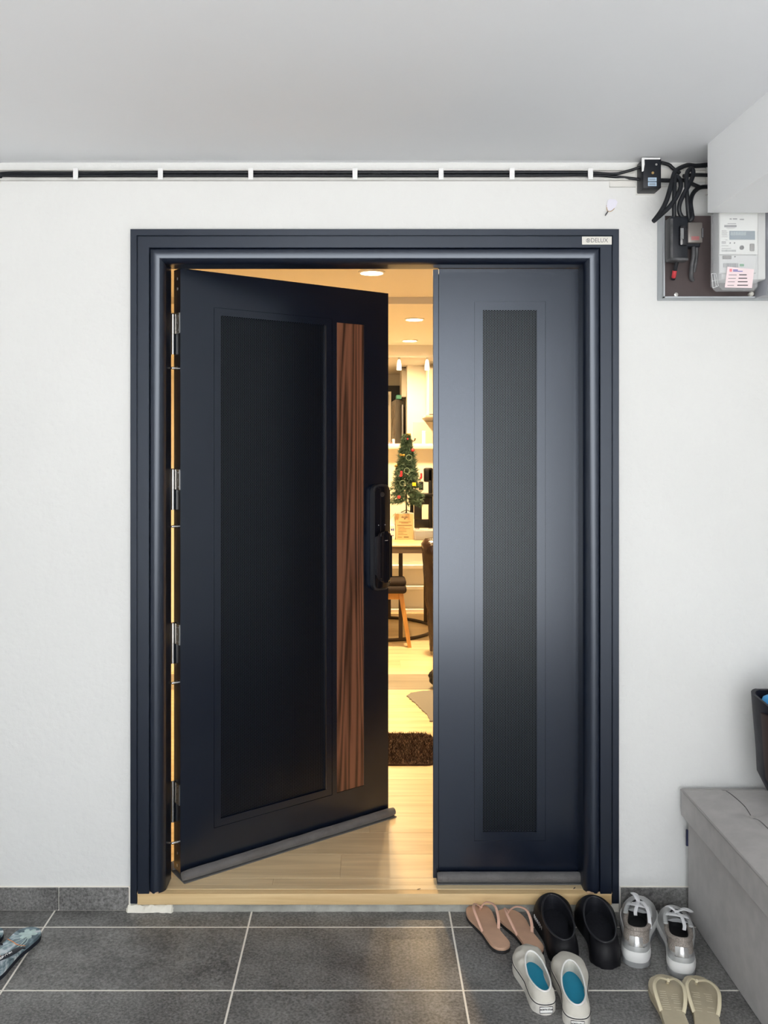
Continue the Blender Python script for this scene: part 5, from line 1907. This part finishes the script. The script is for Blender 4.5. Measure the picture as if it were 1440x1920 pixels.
# ---- white slip-on canvas shoes
for toe, heel, mir, lab in (((983, 1799), (1024, 1903), True, 'white canvas slip-on with teal insole resting against the pink flip-flop'),
                            ((1063, 1814), (1083, 1930), False, 'white canvas slip-on with teal insole and crushed heel')):
    h_, a_, l_ = shoe_frame(toe, heel)
    t_ = shoe('slip_on_shoe', lab, 'white slip-on shoes', h_, a_, 'shoe')
    base = outline(l_, 1.0, mir, 0.002)
    sole_ = build('sole', MB().prism([(p.x, p.y) for p in base], 0.0, 0.030, 0.003, 2), 'rubber_white', t_)
    mb = MB()
    mb.tube([p * 1.0 + Vector((0, 0, 0.0262)) + (p - Vector((0, l_ * .5, 0))).normalized() * 0.0007 for p in base], 0.0011, 6, closed=True)
    build('stripe', mb, 'ink', sole_, ang=70)
    mb = MB()
    zr_ = lambda s_: 0.050 + 0.014 * max(0, s_) + 0.004 * max(0, -s_)
    oc, rx, ry_ = (0.0, 0.365 * l_), 0.114 * l_, 0.338 * l_
    ub = [Vector((p.x * 0.97, l_ * .5 + (p.y - l_ * .5) * 0.985, 0)) for p in base]
    rim = upper(mb, ub, 0.028, oc, rx, ry_, zr_, 0.74, 12, 0.008, spread=0.05, crease=0.005)
    build('upper', mb, 'canvas', t_, ang=70)
    mb = MB()
    lining(mb, rim, 0.032, 1.02, oc[1])
    build('lining', mb, 'canvas', t_, ang=70)
    mb = MB()
    mb.tube([p + Vector((0, 0, 0.0005)) for p in rim], 0.0024, 8, closed=True)
    build('rim', mb, 'canvas_rim', t_, ang=70)
    build('insole', MB().prism([(p.x, p.y) for p in outline(l_, 0.90, mir, -0.003)], 0.029, 0.0335), 'insole_teal', t_)
    # heel label
    hl = build('heel_label', MB().box(-0.0165, 0.0165, -0.0022, 0.003, 0.006, 0.021, 0.0008, 1), 'canvas_rim', t_)
    mb = MB()
    for x0, x1, z0, z1 in ((-0.0165, 0.0165, 0.0055, 0.0063), (-0.0165, 0.0165, 0.0207, 0.0215), (-0.0165, -0.0157, 0.0055, 0.0215), (0.0157, 0.0165, 0.0055, 0.0215)):
        mb.box(x0, x1, -0.0026, -0.001, z0, z1)
    build('label_border', mb, 'ink', hl, smooth=False)
    text('lettering', 'NORTH STAR', 0.0052, 'ink', hl, Matrix.Translation((0, -0.0026, 0.0145)) @ FRONT, bold=0.00018, xs=1.0)

# ---- silver trainers
for toe, heel, mir, lab, bow in (((1200, 1712), (1192, 1814), True, 'silver trainer with white laces beside the black clog', -1),
                                 ((1262, 1731), (1279, 1835), False, 'silver trainer with white laces beside the grey bench', 1)):
    h_, a_, l_ = shoe_frame(toe, heel)
    l_ = max(l_, 0.235)
    t_ = shoe('trainer', lab, 'silver trainers', h_, a_, 'trainer')
    base = outline(l_, 0.98, mir, 0.0015)
    build('outsole', MB().prism([(p.x * 1.02, p.y - 0.002) for p in base], 0.0, 0.013, 0.002, 2), 'outsole', t_)
    # midsole with a heel kick
    mb = MB()
    rings = []
    for k, (g, z) in enumerate(((0.0, 0.0128), (0.0025, 0.017), (0.003, 0.025), (0.0005, 0.033))):
        ring = []
        for p in outline(l_, 0.98, mir, g + 0.001):
            up_ = 0.008 * max(0, 1 - p.y / (0.35 * l_)) * (k / 3)
            ring.append(Vector((p.x, p.y, z + up_ - (0.006 * max(0, p.y / l_ - 0.6) * k / 3))))
        rings.append(ring)
    mb.loft(rings, cap0=True, cap1=True)
    build('midsole', mb, 'midsole', t_, ang=60)
    ub = [Vector((p.x * 0.95, l_ * .5 + (p.y - l_ * .5) * 0.975, 0)) for p in base]
    zr_ = lambda s_: 0.083 + 0.012 * max(0, -s_) ** 2 - 0.012 * (1 - abs(s_)) + 0.002 * max(0, s_)
    oc, rx, ry_ = (0.0, 0.385 * l_), 0.112 * l_, 0.320 * l_
    mb = MB()
    rim = upper(mb, ub, 0.028, oc, rx, ry_, zr_, 0.72, 12, 0.006, crease=0.0015)
    build('upper', mb, 'silver_fabric', t_, ang=70)
    mb = MB()
    lining(mb, rim, 0.036, 0.98, oc[1])
    build('lining', mb, 'shoe_inside', t_, ang=70)
    build('insole', MB().prism([(p.x, p.y) for p in outline(l_, 0.85, mir, -0.004)], 0.030, 0.036), 'shoe_inside', t_)
    # padded collar around the back half
    back = [p for p in rim if p.y < oc[1] + 0.12 * l_]
    ci = len(rim)
    idx = [i for i in range(ci) if rim[i].y < oc[1] + 0.10 * l_]
    st_ = [i for i in idx if (i - 1) % ci not in idx][0]
    seq = [rim[(st_ + k) % ci] for k in range(len(idx))]
    mb = MB()
    mb.tube([p + Vector((0, 0, -0.002)) for p in seq], [0.0065] * len(seq), 10)
    build('collar', mb, 'mesh_fabric', t_, ang=70)
    # heel counter, shiny tab and side overlays wrap the upper
    def patch(nm, m_, y_max, z0, z1, g, wave=0.0, xlim=None):
        mb = MB()
        mm = len(ub)
        ix = [i for i in range(mm) if ub[i].y < y_max and (xlim is None or abs(ub[i].x) < xlim)]
        s0 = [i for i in ix if (i - 1) % mm not in ix][0]
        sq = [(s0 + k) % mm for k in range(len(ix))]
        rings_ = []
        for r_ in range(7):
            ring = []
            for kk, i in enumerate(sq):
                f_ = kk / max(1, len(sq) - 1) * 2 - 1
                t2 = (z0 + (z1 - wave * (1 - f_ * f_) - z0) * r_ / 6)
                B = ub[i].copy()
                B.z = 0.028
                O = rim[i]
                Cc = Vector((B.x + (O.x - B.x) * 0.10, B.y + (O.y - B.y) * 0.10, 0.028 + (O.z - 0.028) * 0.72))
                q = B * (1 - t2) ** 2 + Cc * (2 * t2 * (1 - t2)) + O * t2 ** 2
                c0 = Vector((0, oc[1], 0.03))
                dv = (q - c0)
                dv.z *= 0.3
                ring.append(q + dv.normalized() * g)
            rings_.append(ring)
        mb.loft(rings_, close=False)
        o = build(nm, mb, m_, t_, ang=70)
        return o
    patch('ankle_panel', 'mesh_fabric', 0.30 * l_, 0.42, 0.97, 0.0012)
    patch('heel_tab', 'silver_shine', 0.08 * l_, 0.22, 0.66, 0.0024, xlim=0.075 * l_)
    patch('heel_counter', 'silver_soft', 0.24 * l_, 0.0, 0.46, 0.0036, wave=0.16)
    # tongue
    mb = MB()
    rings = []
    for k in range(9):
        f_ = k / 8
        yy = l_ * (0.72 - 0.26 * f_)
        zz_ = 0.066 + 0.024 * f_ + 0.004 * math.sin(f_ * 3)
        w_ = 0.022 + 0.007 * f_
        rings.append([Vector((-w_, yy, zz_ - 0.006)), Vector((-w_ * 0.5, yy, zz_)), Vector((0, yy, zz_ + 0.002)), Vector((w_ * 0.5, yy, zz_)), Vector((w_, yy, zz_ - 0.006)),
                      Vector((w_ * 0.5, yy - 0.002, zz_ - 0.008)), Vector((0, yy - 0.002, zz_ - 0.007)), Vector((-w_ * 0.5, yy - 0.002, zz_ - 0.008))])
    mb.loft(rings, cap0=True, cap1=True)
    build('tongue', mb, 'tongue_grey', t_, ang=60)
    # eyelet stays
    for sd in (-1, 1):
        mb = MB()
        mb.tube(spline([Vector((sd * 0.016, l_ * 0.74, 0.068)), Vector((sd * 0.027, l_ * 0.64, 0.077)), Vector((sd * 0.032, l_ * 0.50, 0.083)), Vector((sd * 0.033, l_ * 0.40, 0.084))], 5),
                [0.0065] * 16, 8, ry=0.003)
        build('eyelet_stay', mb, 'silver_soft', t_)
    # laces
    for k in range(4):
        yy = l_ * (0.72 - 0.062 * k)
        zz_ = 0.0745 + 0.0055 * k
        mb = MB()
        mb.tube(spline([Vector((-0.024 - 0.002 * k, yy, zz_ - 0.002)), Vector((-0.008, yy - 0.010, zz_ + 0.004)), Vector((0.010, yy - 0.012, zz_ + 0.004)), Vector((0.024 + 0.002 * k, yy - 0.004, zz_ - 0.002))], 5),
                0.0032, 8, ry=0.0012)
        build('lace', mb, 'lace_white', t_)
    kc = Vector((0.0, l_ * 0.60, 0.091))
    mb = MB()
    if bow < 0:
        lp1 = [kc, kc + Vector((-0.010, 0.018, 0.008)), kc + Vector((-0.020, 0.042, 0.002)), kc + Vector((-0.008, 0.044, 0.0)), kc + Vector((-0.002, 0.020, 0.0)), kc]
        lp2 = [kc, kc + Vector((0.014, -0.010, 0.006)), kc + Vector((0.028, -0.045, 0.002)), kc + Vector((0.033, -0.076, -0.010)), kc + Vector((0.035, -0.090, -0.024))]
        lp3 = [kc, kc + Vector((-0.002, -0.022, 0.004)), kc + Vector((-0.006, -0.050, -0.002)), kc + Vector((-0.005, -0.062, -0.008))]
    else:
        lp1 = [kc, kc + Vector((0.018, 0.002, 0.008)), kc + Vector((0.036, 0.004, 0.004)), kc + Vector((0.042, 0.014, 0.0)), kc + Vector((0.028, 0.018, 0.004)), kc + Vector((0.012, 0.012, 0.004))]
        lp2 = [kc, kc + Vector((-0.016, 0.012, 0.006)), kc + Vector((-0.024, 0.024, -0.002)), kc + Vector((-0.020, 0.034, -0.004)), kc + Vector((-0.008, 0.022, 0.0))]
        lp3 = [kc, kc + Vector((0.010, -0.025, 0.004)), kc + Vector((0.016, -0.056, -0.004)), kc + Vector((0.014, -0.070, -0.012))]
    for nm, lp in (('lace_bow', lp1), ('lace_bow', lp2), ('lace_end', lp3)):
        mb = MB()
        mb.tube(spline(lp, 6), 0.0048, 8, ry=0.0014)
        build(nm, mb, 'lace_white', t_)
    build('lace_knot', MB().box(kc.x - 0.006, kc.x + 0.006, kc.y - 0.006, kc.y + 0.006, kc.z - 0.005, kc.z + 0.004, 0.003, 2), 'lace_white', t_)

# tiny dead leaf scraps on the sill
for px, py, rz in ((785, 1668, 0.3), (1077, 1666, 0.8)):
    q = FL(px, py, ZF + 0.0012)
    lf = thing('leaf_scrap', ['dark leaf scrap on the sill at the gap between the leaves', 'dark leaf scrap on the sill by the fixed-leaf jamb'][px > 900], 'leaf', (q.x, q.y, ZF + 0.0012), rz)
    mb = MB()
    mb.loft([[Vector((-0.006, 0, 0.0)), Vector((-0.005, 0.001, 0.001)), Vector((-0.005, -0.001, 0.001))],
             [Vector((0, 0, 0.0)), Vector((0, 0.0022, 0.0014)), Vector((0, -0.0022, 0.001))],
             [Vector((0.007, 0.001, 0.001)), Vector((0.007, 0.0015, 0.002)), Vector((0.007, 0.0005, 0.002))]], cap0=True, cap1=True)
    build('blade', mb, 'ink', lf)
